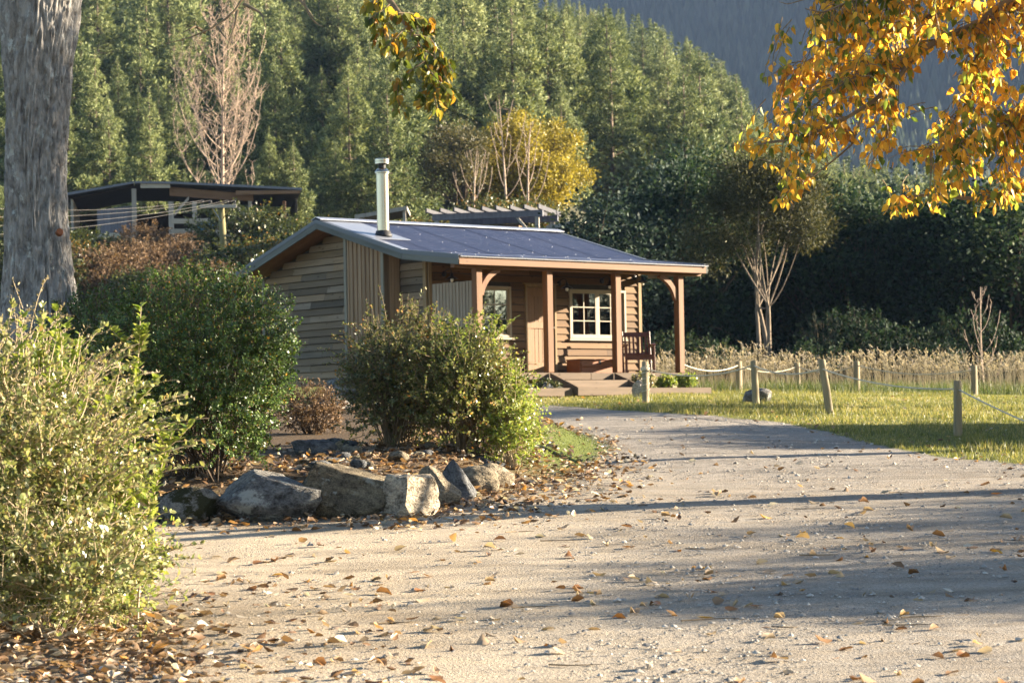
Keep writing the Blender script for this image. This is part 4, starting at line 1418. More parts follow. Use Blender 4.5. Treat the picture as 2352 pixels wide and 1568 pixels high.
# big round green bush
shrub('round_bush', 'large dense round bush with small glossy green leaves', 'bush', base_at(458, 23.9), (1.06, .95), 2.06, 2900, 26, .032, M['lf_box'], M['dtwig'], 21,
      twigL=.22, shell=(.74, 1.0), shoots=46, stems=16, amp=.14, bottom=-.96, shoot_leaf=.95, lw=1.15, body=.7, shoot_len=(.12, .32), stem_r=.01)
shrub('round_bush', 'smaller dark green bush behind the round bush, by the grey trunk', 'bush', base_at(262, 27.0), (1.0, .9), 1.9, 1800, 26, .032, M['lf_box'], M['dtwig'], 22,
      twigL=.24, shell=(.7, 1.0), shoots=40, stems=12, amp=.18, bottom=-.96, shoot_leaf=.95, body=.65, shoot_len=(.12, .35), stem_r=.01)
shrub('dead_shrub', 'low brown withered shrub between the round bush and the olive shrub', 'shrub', base_at(712, 29.5), (.42, .4), .62, 420, 14, .03, M['lf_brown'], M['dtwig'], 23, twigL=.14, shell=(.5, 1), stems=6, bottom=-.96, body=.8)
# olive hedge in front of the cabin
shrub('olive_shrub', 'twiggy olive green shrub in front of the gable wall', 'shrub', base_at(915, 26.8), (.74, .72), 1.58, 1300, 17, .036, M['lf_mix'], M['twig'], 31,
      twigL=.26, shell=(.45, 1.0), shoots=18, stems=24, amp=.25, bottom=-.95, lw=1.15, body=.4, stem_r=.009, arch=70, arch_len=(.15, .4))
shrub('olive_shrub', 'leafy yellow-green shrub in front of the veranda', 'shrub', base_at(1062, 26.5), (.66, .68), 1.42, 1350, 17, .038, M['lf_olive'], M['twig'], 32,
      twigL=.26, shell=(.45, 1.0), shoots=22, shootmat=M['lf_shoot'], stems=20, amp=.25, bottom=-.95, lw=1.2, body=.4, stem_r=.009, arch=70, arch_len=(.15, .4))
shrub('olive_shrub', 'small bright shrub at the hedge end with upright leafy shoots', 'shrub', base_at(1165, 26.4), (.30, .4), .95, 520, 14, .040, M['lf_shoot'], M['twigpale'], 33,
      twigL=.22, shell=(.3, 1.0), shoots=14, shootmat=M['lf_shoot'], stems=10, amp=.3, bottom=-.95, lw=1.2, body=.6, stem_r=.006)
# pale foreground shrub at the left
shrub('pale_shrub', 'pale twiggy yellow-green shrub over leaf litter at the driveway edge', 'shrub', base_at(28, 15.6), (.84, .8), 1.9, 950, 14, .05, M['lf_pale'], M['twigpale'], 41,
      twigL=.30, shell=(.2, 1.0), shoots=40, shootmat=M['lf_shoot'], stems=3, amp=.3, bottom=-.95, lw=1.0, up=.3, stem_r=.006, lobes=18, lobe=(.2, .45), spread=(.35, .85), body=.2, arch=250, arch_len=(.3, .8))
shrub('pale_shrub', 'low leafy skirt of the pale shrub spreading over the leaf litter', 'shrub', base_at(80, 15.1), (.78, .6), .85, 620, 13, .048, M['lf_pale'], M['twigpale'], 44,
      twigL=.26, shell=(.3, 1.0), stems=3, amp=.3, bottom=-.9, stem_r=.005, body=.4, arch=90, arch_len=(.2, .5))
shrub('pale_shrub', 'dry straw-coloured shrub with arching twigs behind the pale shrub', 'shrub', base_at(-20, 16.8), (.95, .8), 2.1, 750, 15, .030, M['lf_dry'], M['twigpale'], 42,
      twigL=.40, shell=(.3, 1.0), shoots=0, stems=8, amp=.35, bottom=-.8, lw=.9, up=.1, stem_r=.006, lobes=14, lobe=(.25, .5), spread=(.3, .8), body=.25, arch=90, arch_len=(.3, .8))
shrub('pale_shrub', 'small shrub with broad bright leaves at the front of the pale shrub', 'shrub', base_at(225, 16.0), (.36, .4), 1.0, 300, 12, .052, M['lf_shoot'], M['twigpale'], 43,
      twigL=.24, shell=(.1, 1.0), shoots=14, shootmat=M['lf_shoot'], stems=4, amp=.3, bottom=-.9, lw=1.1, lobes=9, lobe=(.25, .5), spread=(.3, .8))


def sapling(label, px, d, h, n, leafL, seed, lean=(.05, 0)):
    g = np.random.default_rng(seed)
    loc = base_at(px, d)
    root = empty('leafy_shoot', loc, 0, label, 'shoot')
    paths, rads, P, D, N, L = [], [], [], [], [], []
    top = np.array([lean[0] * h, lean[1] * h, h])
    main = bez((0, 0, -.05), (0.02, 0, h * .5), top, 14)
    paths.append(main); rads.append(np.linspace(.011, .003, 14))
    twigs = [(main, .35, 1.0)]
    for k in range(9):
        i = g.integers(5, 13)
        a = g.uniform(0, math.tau); l = g.uniform(.12, .3)
        e = main[i] + np.array([math.cos(a) * l, math.sin(a) * l, l * .9])
        pt = bez(main[i], (main[i] + e) / 2 + np.array([0, 0, -.03]), e, 5)
        paths.append(pt); rads.append(np.linspace(.005, .002, 5)); twigs.append((pt, 0, .8))
    for pt, lo, wgt in twigs:
        m = int(n * wgt * (len(pt) / 14))
        t = lo + (1 - lo) * g.random(m)
        idx = t * (len(pt) - 1); i0 = np.clip(idx.astype(int), 0, len(pt) - 2); fr = (idx - i0)[:, None]
        pp = pt[i0] * (1 - fr) + pt[i0 + 1] * fr
        a = g.uniform(0, math.tau, m)
        P.append(pp); D.append(np.stack([np.cos(a), np.sin(a), g.uniform(.4, 1.1, m)], -1))
        N.append(np.stack([-np.cos(a) * .6, -np.sin(a) * .6, np.ones(m)], -1)); L.append(leafL * g.uniform(.6, 1.15, m))
    V, Fq = leafs(np.concatenate(P), np.concatenate(D), np.concatenate(N), np.concatenate(L), 1.1, 'oval')
    mob('leaves', npmesh('leaves', V, Fq, M['lf_shoot']), root)
    V, Fq = tubes(paths, rads, 6)
    mob('stem', npmesh('stem', V, Fq, M['twigpale'], True), root)


sapling('tall upright leafy shoot standing clear of the pale shrub', 292, 16.2, 2.16, 150, .066, 1, (.05, 0))
sapling('leafy shoot rising before the grey trunk', 118, 15.9, 2.18, 90, .062, 2, (.02, 0))
sapling('leaning leafy shoot low beside the round bush', 305, 15.8, 1.30, 110, .066, 3, (.20, 0))
sapling('bright leafy shoot before the veranda post', 1122, 26.6, 1.42, 110, .062, 4, (.04, 0))
sapling('bright leafy shoot at the end of the hedge', 1178, 26.4, 1.05, 90, .06, 5, (.06, 0))

# little plants in the garden bed
for i, (x, s) in enumerate(((3.95, .20), (4.55, .15), (5.1, .18))):
    p = cw(x, -.62, ZZ(2.25))
    shrub('bed_plant', ['pale flowering plant in the garden bed beside the wound post', 'small feathery green plant in the middle of the garden bed', 'yellow-green plant at the far end of the garden bed'][i], 'plant', (p.x, p.y, p.z), (s * 1.3, s), s * 1.9, 120, 10, .05, M['lf_shoot'] if i else M['lf_bloom'], M['twig'], 60 + i, twigL=.08, stems=4, amp=.2, lw=1.3)
p = cw(1.2, -.7, ZZ(2.25))
shrub('bed_plant', 'low green plant by the block left of the steps', 'plant', (p.x, p.y, p.z), (.25, .16), .2, 90, 10, .05, M['lf_bank'], M['twig'], 66, twigL=.07, stems=3)


# ------------------------------------------------------------------ trees
def broad_tree(name, label, loc, h, cr, ch, nclump, rc, per, leafL, lmat, bmat, seed, tr=.14, forks=5, group=None, lw=1.0, hollow=.35, shape='dia', low=-.6, cat='tree', flat=1.0, multi=1, lean=.1, fork=None, limb_every=1):
    """Tree: forked tapering trunk, limbs to every clump, leaf clumps spread through an uneven crown."""
    g = np.random.default_rng(seed)
    root = empty(name, loc, g.uniform(0, 6.28), label, cat, group)
    c = np.array([0, 0, h - ch / 2])
    d = rdir(g, nclump * 3); d = d[d[:, 2] > low][:nclump]
    f = lumpy(g, len(d), 8, .3)(d)
    rr = g.uniform(hollow, 1, len(d)) ** .6 * f
    C = c + d * np.array([cr[0], cr[1], ch / 2]) * rr[:, None]
    m = len(C)
    sz = rc * g.uniform(.6, 1.25, m)
    off = g.normal(size=(m, per, 3)) * .55
    off[..., 2] *= .75 * flat
    P = C[:, None] + off * sz[:, None, None]
    D = unit(off + g.normal(size=off.shape) * .6 + np.array([0, 0, .15]))
    N = unit(g.normal(size=off.shape) * .8 + np.array([0, 0, .6]))
    V, Fq = leafs(P.reshape(-1, 3), D.reshape(-1, 3), N.reshape(-1, 3), leafL * g.uniform(.6, 1.3, m * per), lw, shape)
    mob('crown', npmesh('crown', V, Fq, lmat), root)
    paths, rads = [], []
    fz = fork or max(.15 * h, h - ch * .95)
    bases = []
    for q in range(multi):
        o2 = np.array([g.normal() * .25, g.normal() * .25, 0]) * (multi > 1)
        fk = np.array([g.normal() * lean * h + o2[0] * 2, g.normal() * lean * h + o2[1] * 2, fz])
        paths.append(bez(o2 + np.array([0, 0, -.3]), o2 + (fk - o2) * np.array([.2, .2, .6]), fk, 8)); rads.append(np.linspace(tr * 1.15, tr * .75, 8))
        bases.append(fk)
    for i in range(0, m, limb_every):
        fk = bases[(i // limb_every) % multi]
        mid = fk * .5 + C[i] * .5 + np.array([0, 0, .1 * h]) * g.uniform(-.3, 1) + g.normal(size=3) * .08 * h
        paths.append(bez(fk, mid, C[i], 8)); rads.append(np.linspace(tr * g.uniform(.3, .5), .012, 8))
    V, Fq = tubes(paths, rads, 6)
    mob('trunk', npmesh('trunk', V, Fq, bmat, True), root)
    return root


def copy_tree(o, loc, rz, sc, label=None):
    c = o.copy(); COL.objects.link(c)
    c.location = loc; c.rotation_euler = (0, 0, rz); c.scale = (sc[0], sc[0], sc[1])
    if label:
        c['label'] = label
    for chd in o.children:
        k = chd.copy(); COL.objects.link(k); k.parent = c
    return c


def ground_at(px, d, dz=-.1):
    p = at(px, 500, d)
    return (p[0], p[1], float(tz(p[0], p[1])) + dz)


# evergreen trees behind the long grass
GE = 'evergreen trees behind the long grass'
ev = []
for i, (mt, sd) in enumerate(((M['lf_ever'], 101), (M['lf_everblue'], 102), (M['lf_ever'], 103))):
    ev.append(broad_tree('evergreen_tree', 'x', (0, 0, 0), 7.0, (2.6, 2.4), 6.6, 95, .85, 210, .16, mt, M['dtwig'], sd, .13, group=GE, low=-.95, lw=1.1))
spots = [  # px, depth, kind, width scale, top y in the picture, label
    (1395, 74, 1, .95, 470, 'blue-green bushy tree right behind the cabin roof end'),
    (1500, 78, 1, 1.1, 400, 'tall blue-green tree between the cabin and the pale-trunked tree'),
    (1560, 76, 2, .8, 392, 'dark glossy tree directly left of the pale-trunked tree'),
    (1610, 92, 0, 1.0, 335, 'tall olive tree rising behind the dark glossy one'),
    (1640, 84, 0, 1.0, 420, 'dark tree hidden behind the pale-trunked tree'),
    (1760, 86, 2, 1.1, 400, 'dark tree behind the crown of the pale-trunked tree'),
    (1880, 82, 0, 1.1, 450, 'dark evergreen right behind the pale-trunked tree'),
    (1975, 79, 2, 1.0, 440, 'dark evergreen with a rounded top under the golden leaves'),
    (2070, 84, 1, 1.1, 430, 'blue-green evergreen under the golden branch tips'),
    (2150, 78, 0, 1.1, 450, 'dense evergreen behind the fence post line'),
    (2250, 80, 2, 1.15, 440, 'dense evergreen behind the dry seed heads'),
    (2345, 77, 0, 1.15, 430, 'dense evergreen at the end of the tree belt'),
    (2450, 82, 2, 1.2, 420, 'evergreen beyond the end of the tree belt')]
used = set()
for i, (px, d, k, ws, yt, lb) in enumerate(spots):
    loc = ground_at(px, d)
    top = at(px, yt, d)[2]
    sc = (ws * 1.08, (top - loc[2]) / 6.6)
    if k not in used:
        used.add(k)
        o = ev[k]; o.location = loc; o.scale = (sc[0], sc[0], sc[1]); o['label'] = lb
    else:
        copy_tree(ev[k], loc, i * 1.7, sc, lb)
# unseen evergreens added on the right so the cabin panes reflect dark foliage
for i, (x, y) in enumerate(((50, 24), (53, 29), (50, 34), (54, 38), (49, 42), (53, 47), (48, 52), (52, 57), (46, 62), (40, 68))):
    copy_tree(ev[i % 3], (x, y, float(tz(x, y)) - .1), i * 2.1, (1.25, 1.1 + .1 * (i % 3)), 'unseen evergreen added for dark reflections in the cabin windows')
# undergrowth at their feet
sg = shrub('undergrowth_shrub', 'dark low shrub under the evergreen trees', 'shrub', ground_at(1520, 68), (1.5, .9), 1.7, 420, 14, .10, M['lf_ever'], M['dtwig'], 71, twigL=.4, group='dark low shrubs under the evergreen trees', stems=10, stem_r=.012)
for i, px in enumerate((1600, 1690, 1790, 1880, 1960, 2050, 2140, 2230, 2320, 2400)):
    copy_tree(sg, ground_at(px, 67 + (i % 3) * 2.0), i * 1.3, (1 + .15 * (i % 3), (.9 + .25 * ((i * 2) % 3)) * (.55 if i in (1, 2) else 1)))
# the pale-trunked tree
mk = broad_tree('manuka_tree', 'pale-trunked tree with forked stems and feathery olive crown', ground_at(1765, 70), 7.7, (2.4, 2.0), 4.6, 60, .62, 480, .14, M['lf_manukad'], M['manuka'], 113, .075, lw=.45, low=-.55, multi=4, lean=.06, fork=2.7, limb_every=4)
mk.rotation_euler = (0, 0, 0)
shrub('silvery_shrub', 'silvery grey-green shrub beside the pale trunk', 'shrub', ground_at(1880, 68.5), (.75, .6), 2.3, 300, 14, .10, M['lf_everblue'], M['twig'], 72, twigL=.35, stems=12, lw=.5)

# trees on the terrace behind the cabin
broad_tree('wattle_tree', 'golden yellow-green wattle tree behind the pergola', ground_at(1180, 112), 5.3, (3.5, 3.2), 5.2, 140, .62, 480, .13, M['lf_wattle'], M['dtwig'], 121, .16, low=-.8)
broad_tree('wattle_tree', 'darker olive bush left of the golden wattle', ground_at(1045, 108), 5.4, (1.7, 1.7), 4.6, 46, .6, 260, .12, M['lf_manuka'], M['dtwig'], 122, .1)
shrub('flowering_shrub', 'pale pinkish flowering shrub behind the roof ridge by the flue', 'shrub', ground_at(960, 74), (.95, .9), 2.3, 520, 16, .055, M['lf_bloom'], M['twigpale'], 73, twigL=.35, shell=(.3, 1), stems=20, lw=1.1)
shrub('flowering_shrub', 'yellow-green leafy shrub growing into the pergola', 'shrub', ground_at(1040, 73), (.55, .6), 1.75, 320, 15, .06, M['lf_shoot'], M['twig'], 74, twigL=.3, shell=(.3, 1), stems=10, lw=1.2)
shrub('bank_shrub', 'dark green shrub between the flue and the flowering shrub', 'shrub', ground_at(915, 71), (.75, .7), 1.8, 420, 16, .07, M['lf_bank'], M['dtwig'], 75, twigL=.25, stems=8)


def bare_tree(name, label, loc, h, seed, tr, spread, n1, n2, n3, mat, up=1.0, cat='tree', lo=.12):
    """Leafless tree: leader, upswept limbs, side twigs."""
    g = np.random.default_rng(seed)
    root = empty(name, loc, 0, label, cat)
    P, Rr = [], []
    main = bez((0, 0, -.3), (g.normal() * .02 * h, 0, h * .5), (g.normal() * .02 * h, 0, h), 16)
    P.append(main); Rr.append(np.linspace(tr, .012, 16))
    tw, twr = [], []
    for i in range(n1):
        t = lo + (1 - lo) * (i + .5) / n1 * .93
        s = main[min(15, int(t * 15))] + (main[min(15, int(t * 15) + 1)] - main[min(15, int(t * 15))]) * (t * 15 % 1)
        a = i * 2.4 + g.normal() * .4
        L = spread * (1.15 - .8 * t) * g.uniform(.75, 1.15) * (.55 + .45 * min(1, t / .3))
        o = np.array([math.cos(a), math.sin(a), 0])
        e = s + o * L + np.array([0, 0, L * up * g.uniform(1.1, 1.9)])
        e[2] = min(e[2], h * 1.0)
        pt = bez(s, s + o * L * .75 + np.array([0, 0, L * .35 * up]), e, 9)
        P.append(pt); Rr.append(np.linspace(tr * .32 * (1.1 - t * .7), .009, 9))
        for j in range(n2):
            k = g.integers(2, 9)
            o2 = unit(np.array([g.normal(), g.normal(), 1.2 * up]))
            l2 = L * g.uniform(.2, .5)
            q = bez(pt[k], pt[k] + o2 * l2 * .5 + g.normal(size=3) * .04, pt[k] + o2 * l2 + np.array([0, 0, l2 * .35]), 6)
            P.append(q); Rr.append(np.linspace(.015, .006, 6))
            for m in range(n3):
                k2 = g.integers(1, 6)
                o3 = unit(np.array([g.normal(), g.normal(), .9]))
                tw.append(np.array([q[k2], q[k2] + o3 * l2 * g.uniform(.2, .5)])); twr.append(np.array([.009, .005]))
    V, Fq = tubes(P, Rr, 6)
    mob('trunk', npmesh('trunk', V, Fq, mat, True), root)
    if tw:
        V, Fq = tubes(tw, twr, 4)
        mob('twigs', npmesh('twigs', V, Fq, mat, True), root)
    return root


bare_tree('bare_poplar', 'tall leafless tree with upswept pinkish branches behind the power pole', ground_at(512, 108, -.3), 10.8, 131, .12, 2.5, 50, 9, 6, M['bare'], 1.0)
for i, (px, hh) in enumerate(((1090, 3.6), (1165, 5.6), (1215, 5.0))):
    bare_tree('coppiced_tree', ['low pruned tree with bare upright rods above the pergola', 'tall pruned tree with bare pale rods before the wattle', 'pruned tree with bare rods at the right of the pergola'][i], ground_at(px, 92 + i, -.2), hh, 141 + i, .07, 1.0, 11, 1, 0, M['bare'], 1.5, lo=.3)
bare_tree('bare_sapling', 'thin leafless sapling in front of the evergreen belt', ground_at(2255, 62), 3.0, 151, .03, .6, 14, 2, 0, M['bare'], 1.2)

# bank below the barn: scrub and creepers
bs = [shrub('bank_scrub', 'x', 'shrub', (0, 0, 0), (1.7, 1.3), 2.0, 520, 15, .085, M['lf_brown'], M['twig'], 81, twigL=.4, group='scrub on the bank below the barn', stems=10),
      shrub('bank_scrub', 'x', 'shrub', (0, 0, 0), (1.7, 1.3), 2.1, 560, 16, .10, M['lf_bank'], M['dtwig'], 82, twigL=.4, group='scrub on the bank below the barn', stems=8)]
blist = [(60, 82, 1), (130, 88, 1), (200, 84, 1), (235, 92, 1), (285, 90, 0), (330, 84, 0), (390, 91, 0), (440, 93, 0), (470, 87, 0), (310, 78, 0), (250, 76, 0), (400, 80, 0), (170, 78, 1), (545, 84, 1), (590, 88, 1), (635, 84, 1),
         (560, 76, 1), (620, 77, 1), (680, 80, 1), (500, 74, 0), (700, 74, 1), (750, 72, 1), (650, 93, 1), (100, 75, 1), (30, 76, 1), (450, 73, 1), (350, 72, 1), (800, 70, 1), (850, 72, 1), (720, 84, 1), (400, 70, 0), (580, 68, 1), (1270, 80, 1), (1310, 84, 1), (1345, 80, 1), (1285, 92, 1), (1340, 95, 1), (1240, 96, 1), (1120, 86, 1), (1180, 88, 1), (1000, 84, 1)]
bl = ['brown dry scrub on the bank below the barn', 'dark green creeper-covered scrub on the bank']
useb = set()
gb = np.random.default_rng(8)
for px, d, k in blist:
    loc = ground_at(px, d, -.2)
    sc = (gb.uniform(.8, 1.2), gb.uniform(.75, 1.15) * (.22 if d > 85 and px < 660 else .8 if d > 82 and px < 520 else 1))
    if k not in useb:
        useb.add(k); o = bs[k]; o.location = loc; o['label'] = bl[k]; o.scale = (sc[0], sc[0], sc[1])
    else:
        copy_tree(bs[k], loc, gb.uniform(0, 6), sc, bl[k])


# pines
def pine_meshes(seed, h, rad):
    """Young pine: whorls of upturned branches carrying dense puffs of needles, dark gaps between the tiers."""
    g = np.random.default_rng(seed)
    P, D, N, L = [], [], [], []
    bp, br = [], []

    def puff(c, out, r_):
        m = int(26 * (r_ / .42) ** 1.3) + 8
        d = unit(rdir(g, m) + out * .45 + np.array([0, 0, .55]))
        P.append(c + d * r_ * .25 + g.normal(size=(m, 3)) * r_ * .22); D.append(d); N.append(rdir(g, m)); L.append(r_ * g.uniform(.6, 1.05, m))

    z = .05 * h
    while z < h * .93:
        t = z / h
        prof = (1 - t) ** 1.05 * (1 - .22 * (1 - t) ** 5) * 1.15
        nb = g.integers(5, 8)
        a0 = g.uniform(0, math.tau)
        for k in range(nb):
            a = a0 + k * math.tau / nb + g.normal() * .3
            bl_ = max(.22, rad * prof * g.uniform(.6, 1.2))
            o = np.array([math.cos(a), math.sin(a), 0]); sd = np.array([-o[1], o[0], 0])
            s = np.array([0, 0, z + g.normal() * .14])
            e = s + o * bl_ + np.array([0, 0, bl_ * g.uniform(.2, .5)])
            pt = bez(s, s + o * bl_ * .6 - np.array([0, 0, bl_ * .02]), e, 7)
            bp.append(pt[::2]); br.append(np.array([.03, .02, .014, .006]) * (.5 + bl_ / rad))
            r0 = .20 + .24 * min(1, bl_ / 1.6)
            puff(e, o, r0); puff(e + np.array([0, 0, r0 * .6]), np.array([0, 0, .6]), r0 * .75)
            for q in range(int(bl_ / .40)):
                u = g.uniform(.25, .95); idx = u * 6; i0 = min(5, int(idx))
                c = pt[i0] + (pt[i0 + 1] - pt[i0]) * (idx - i0)
                l2 = bl_ * g.uniform(.05, .34) * (.4 + u)
                e2 = c + sd * g.choice((-1, 1)) * l2 + np.array([0, 0, l2 * g.uniform(.1, .5) + .05])
                bp.append(np.array([c, e2])); br.append(np.array([.010, .005]))
                puff(e2, unit(o + sd * .3), r0 * g.uniform(.7, 1.05))
        z += g.uniform(.55, .85) * (1.2 - .6 * t)
    for zz, r_ in zip(np.linspace(h * .90, h * 1.0, 6), np.linspace(.30, .16, 6)):
        puff(np.array([0, 0, zz]), np.array([0, 0, .8]), r_)
    V, Fq = leafs(np.concatenate(P), np.concatenate(D), np.concatenate(N), np.concatenate(L), .42, 'dia')
    crown = npmesh('crown', V, Fq, M['lf_pine'])
    bp.append(np.array([[0, 0, -.4], [0, 0, h * .4], [0, 0, h * .8], [0, 0, h]])); br.append(np.array([.15, .11, .05, .015]) * h / 12)
    V, Fq = tubes(bp, br, 4)
    return crown, npmesh('trunk', V, Fq, M['pinebark'], True)


PV = [pine_meshes(200 + i, 12.0, r_) for i, r_ in enumerate((2.6, 3.1, 2.8, 3.4, 2.3, 3.0, 3.2))]
pg = np.random.default_rng(12)
cand = []
d = 118.0
while d < 470:
    sp = np.interp(d, [118, 160, 260, 470], [4.8, 5.6, 7.0, 9.5])
    wl, wr_ = -.225 * d - 4, .215 * d
    nx_ = int((wr_ - wl) / sp)
    for k in range(nx_):
        x = wl + (k + pg.random()) * sp
        y = d + pg.normal() * sp * .3
        hill = np.interp(y, _yy, _HS) - np.interp(y, [60, 90, 260, 420], [.9, .8, .66, .8]) * max(0, x - np.interp(y, [60, 90, 130, 260, 420], [0, 0, 3, 8, 11]))
        if hill < -6:
            continue
        px_ = 1176 + x / y * FV
        if px_ > 1330 and y < 150:
            continue
        if 960 < px_ < 1400 and y < 140:
            continue
        hh = np.interp(y, [118, 135, 170, 260, 470], [6.0, 9.0, 12.5, 17, 22]) * pg.uniform(.5, 1.4)
        zz = float(tz(x, y)) + 0
        ztop = YH - (zz + hh - EYE) / y * FV
        lim = np.interp(px_, [1150, 1230, 1480, 1550, 1610, 1700, 1745, 1800, 1900, 2100, 2400], [-400, -20, 30, 72, 105, 170, 255, 320, 365, 400, 410]) - ROLL * (px_ - 1176)
        if ztop < lim:                                  # the stand gets younger towards the foot of the ridge
            hh = EYE + (YH - lim - pg.uniform(0, 45)) / FV * y - zz
            if hh < 3.5:
                continue
            ztop = lim
        if ztop > 560 or ztop < -260:
            continue
        cand.append((y, x, zz, hh))
    d += sp * .9
# visible size: crown part not hidden by nearer trees is about the same for all, so nearer trees show largest
cand.sort()
PL = 'young pine with pointed top and upturned branches on the forested hillside'
for i, (y, x, zz, hh) in enumerate(cand[:300]):
    c, t = PV[pg.integers(7)]
    r = empty('pine_tree', (x, y, zz - .2), pg.uniform(0, 6.28), PL, 'pine tree', 'pines on the forested hillside')
    s = hh / 12
    r.scale = (s * pg.uniform(.9, 1.2), s * pg.uniform(.9, 1.2), s)
    mob('crown', c, r); mob('trunk', t, r)
rest = cand[300:]
if rest:
    lc = []
    for sd in (301, 302, 303):
        g = np.random.default_rng(sd)
        P, D, L = [], [], []
        z = .08
        while z < .98:
            nb = 6
            for k in range(nb):
                a = g.uniform(0, math.tau); r_ = .23 * (1 - z) ** 1.1 * g.uniform(.4, 1.1)
                c = np.array([math.cos(a) * r_, math.sin(a) * r_, z + r_ * .3])
                m = 7
                dd = unit(rdir(g, m) * .9 + np.array([math.cos(a) * .3, math.sin(a) * .3, .7]))
                P.append(np.tile(c, (m, 1))); D.append(dd); L.append(.05 * (1.1 - .6 * z) * g.uniform(.6, 1.2, m))
            z += .035
        lc.append((np.concatenate(P), np.concatenate(D), np.concatenate(L)))
    Vs, Fs, b = [], [], 0
    for i, (y, x, zz, hh) in enumerate(rest):
        P, D, L = lc[i % 3]
        a = i * 1.3; ca, sa = math.cos(a), math.sin(a)
        Rm = np.array([[ca, -sa, 0], [sa, ca, 0], [0, 0, 1]])
        g = np.random.default_rng(i)
        V, Fq = leafs(P @ Rm.T * hh + np.array([x, y, zz]), D @ Rm.T, rdir(g, len(P)), L * hh, .55, 'dia')
        Vs.append(V); Fs.append(Fq + b); b += len(V)
    tag(mob('upper_pine_forest', npmesh('upper_pine_forest', np.concatenate(Vs), np.concatenate(Fs), M['lf_pine'])), 'pine forest on the upper slope of the hill', 'forest', None, 'stuff')
print('pines', len(cand))

# ------------------------------------------------------------------ far hill
def far_z(x, y):
    t = sstep(500, 1500, y)
    return 15 + 352 * t * (.63 + .37 * sstep(-120, 420, x)) + 60 * sstep(100, 500, x) * sstep(650, 1300, y) + 26 * (fbm(x * .006 + 3, y * .006, 4) - .5)


fx_ = np.arange(-260, 471, 14.0); fy_ = np.arange(640, 1590, 18.0)
tag(mob('far_hill', grid_mesh('far_hill', fx_, fy_, far_z, None, False, M['floor'])), kind='structure')
g = np.random.default_rng(77)
n = 26000
fy0 = 650 + 930 * g.random(n) ** .8
fx0 = g.uniform(-.06, .29, n) * fy0
ok = (fx0 > -240) & (fx0 < 455)
fx0, fy0 = fx0[ok], fy0[ok]; n = len(fx0)
hh = g.uniform(9, 17, n); z0 = far_z(fx0, fy0)
k = 5
ang = np.arange(k) * math.tau / k
V = np.zeros((n, k + 1, 3))
rw = hh * g.uniform(.17, .26, n)
V[:, :k, 0] = fx0[:, None] + rw[:, None] * np.cos(ang + g.random((n, 1)) * 6); V[:, :k, 1] = fy0[:, None] + rw[:, None] * np.sin(ang); V[:, :k, 2] = z0[:, None] + hh[:, None] * .05
V[:, k] = np.stack([fx0, fy0, z0 + hh], -1)
Fq = (np.arange(n)[:, None, None] * (k + 1) + np.array([(i, (i + 1) % k, k) for i in range(k)])[None]).reshape(-1, 3)
tag(mob('far_forest', npmesh('far_forest', V.reshape(-1, 3), Fq, M['lf_far'])), 'distant hazy conifer forest covering the far hill', 'forest', None, 'stuff')

# ------------------------------------------------------------------ barn, pergola and pole on the terrace
bd = 101.0
b0 = at(310, 520, bd)
BZ = float(tz(b0[0], b0[1])) - .1
barn = empty('open_barn', (b0[0], b0[1], BZ), R(8), 'open-fronted grey timber barn with low pitched roof on the bank', 'barn')
pz = lambda y: (YH - y - .0) / FV * bd          # only used to size heights from the picture


def bx(px):
    return (px - 310) / FV * bd


zr = at(310, 428, bd)[2] - BZ
zl = at(310, 452, bd)[2] - BZ
zR = at(310, 446, bd)[2] - BZ
dpt = 6.0
MB().prism([(bx(150), zl - .08), (bx(310), zr), (bx(310), zr + .09), (bx(150), zl + .03)], 'y', -1.2, dpt).obj('roof_panel', M['barnroof'], barn)
MB().prism([(bx(312), zr), (bx(400), zr - .03), (bx(690), zR + .02), (bx(690), zR + .12), (bx(400), zr + .06), (bx(312), zr + .09)], 'y', -1.3, dpt).obj('roof_panel', M['barnroof'], barn)
MB().prism([(bx(325), zr - .20), (bx(392), zr - .20), (bx(392), zr - .03), (bx(325), zr - .01)], 'y', -1.22, -1.12).obj('fascia_board', M['oldrail'], barn)
MB().prism([(bx(390), zr - .50), (bx(580), zR - .42), (bx(580), zR - .12), (bx(390), zr - .12)], 'y', -.9, -.7).obj('lintel_beam', M['barnbeam'], barn)
MB().prism([(bx(540), zR - .18), (bx(686), zR - .12), (bx(686), zR + .0), (bx(540), zR - .0)], 'y', -1.28, -1.18).obj('fascia_board', M['barnbeam'], barn)
for px, w_ in ((310, .20), (393, .22), (446, .20), (572, .16), (650, .14)):
    boxo('barn_post', M['oldwood'] if px != 650 else M['post'], barn, bx(px) - w_ / 2, bx(px) + w_ / 2, -.9 - w_ / 2, -.9 + w_ / 2, -1.0, zR - .42 if px > 320 else zr - .2)
for px in (395, 572):
    s = 1 if px == 395 else -1
    MB().prism([(0, -.75), (s * .62, -.05), (s * .62, .09), (0, -.60)] if s > 0 else [(0, -.75), (0, -.60), (s * .62, .09), (s * .62, -.05)], 'y', -.06, .06).obj('knee_brace', M['oldwood'], barn, (bx(px) + s * .1, -.9, zr - .62 if s > 0 else zR - .48))
zz0 = zR - 1.35
k = bx(226)
while k < bx(302):
    boxo('painted_board', M['lilac'], barn, k, k + .135, -.72, -.69, zz0 - .45, zz0 + .62 + (k - bx(226)) * .12, .003)
    k += .142
for a_, b_, zo in ((393, 500, -.02), (500, 580, -.14), (393, 500, -.46), (500, 580, -.56), (226, 308, -.62)):
    boxo('rail', M['oldrail'], barn, bx(a_), bx(b_), -1.02, -.97, zz0 + zo, zz0 + zo + .22)
boxo('barn_post', M['oldwood'], barn, bx(498) - .07, bx(498) + .07, -1.09, -1.03, -1.0, zz0 + .25)
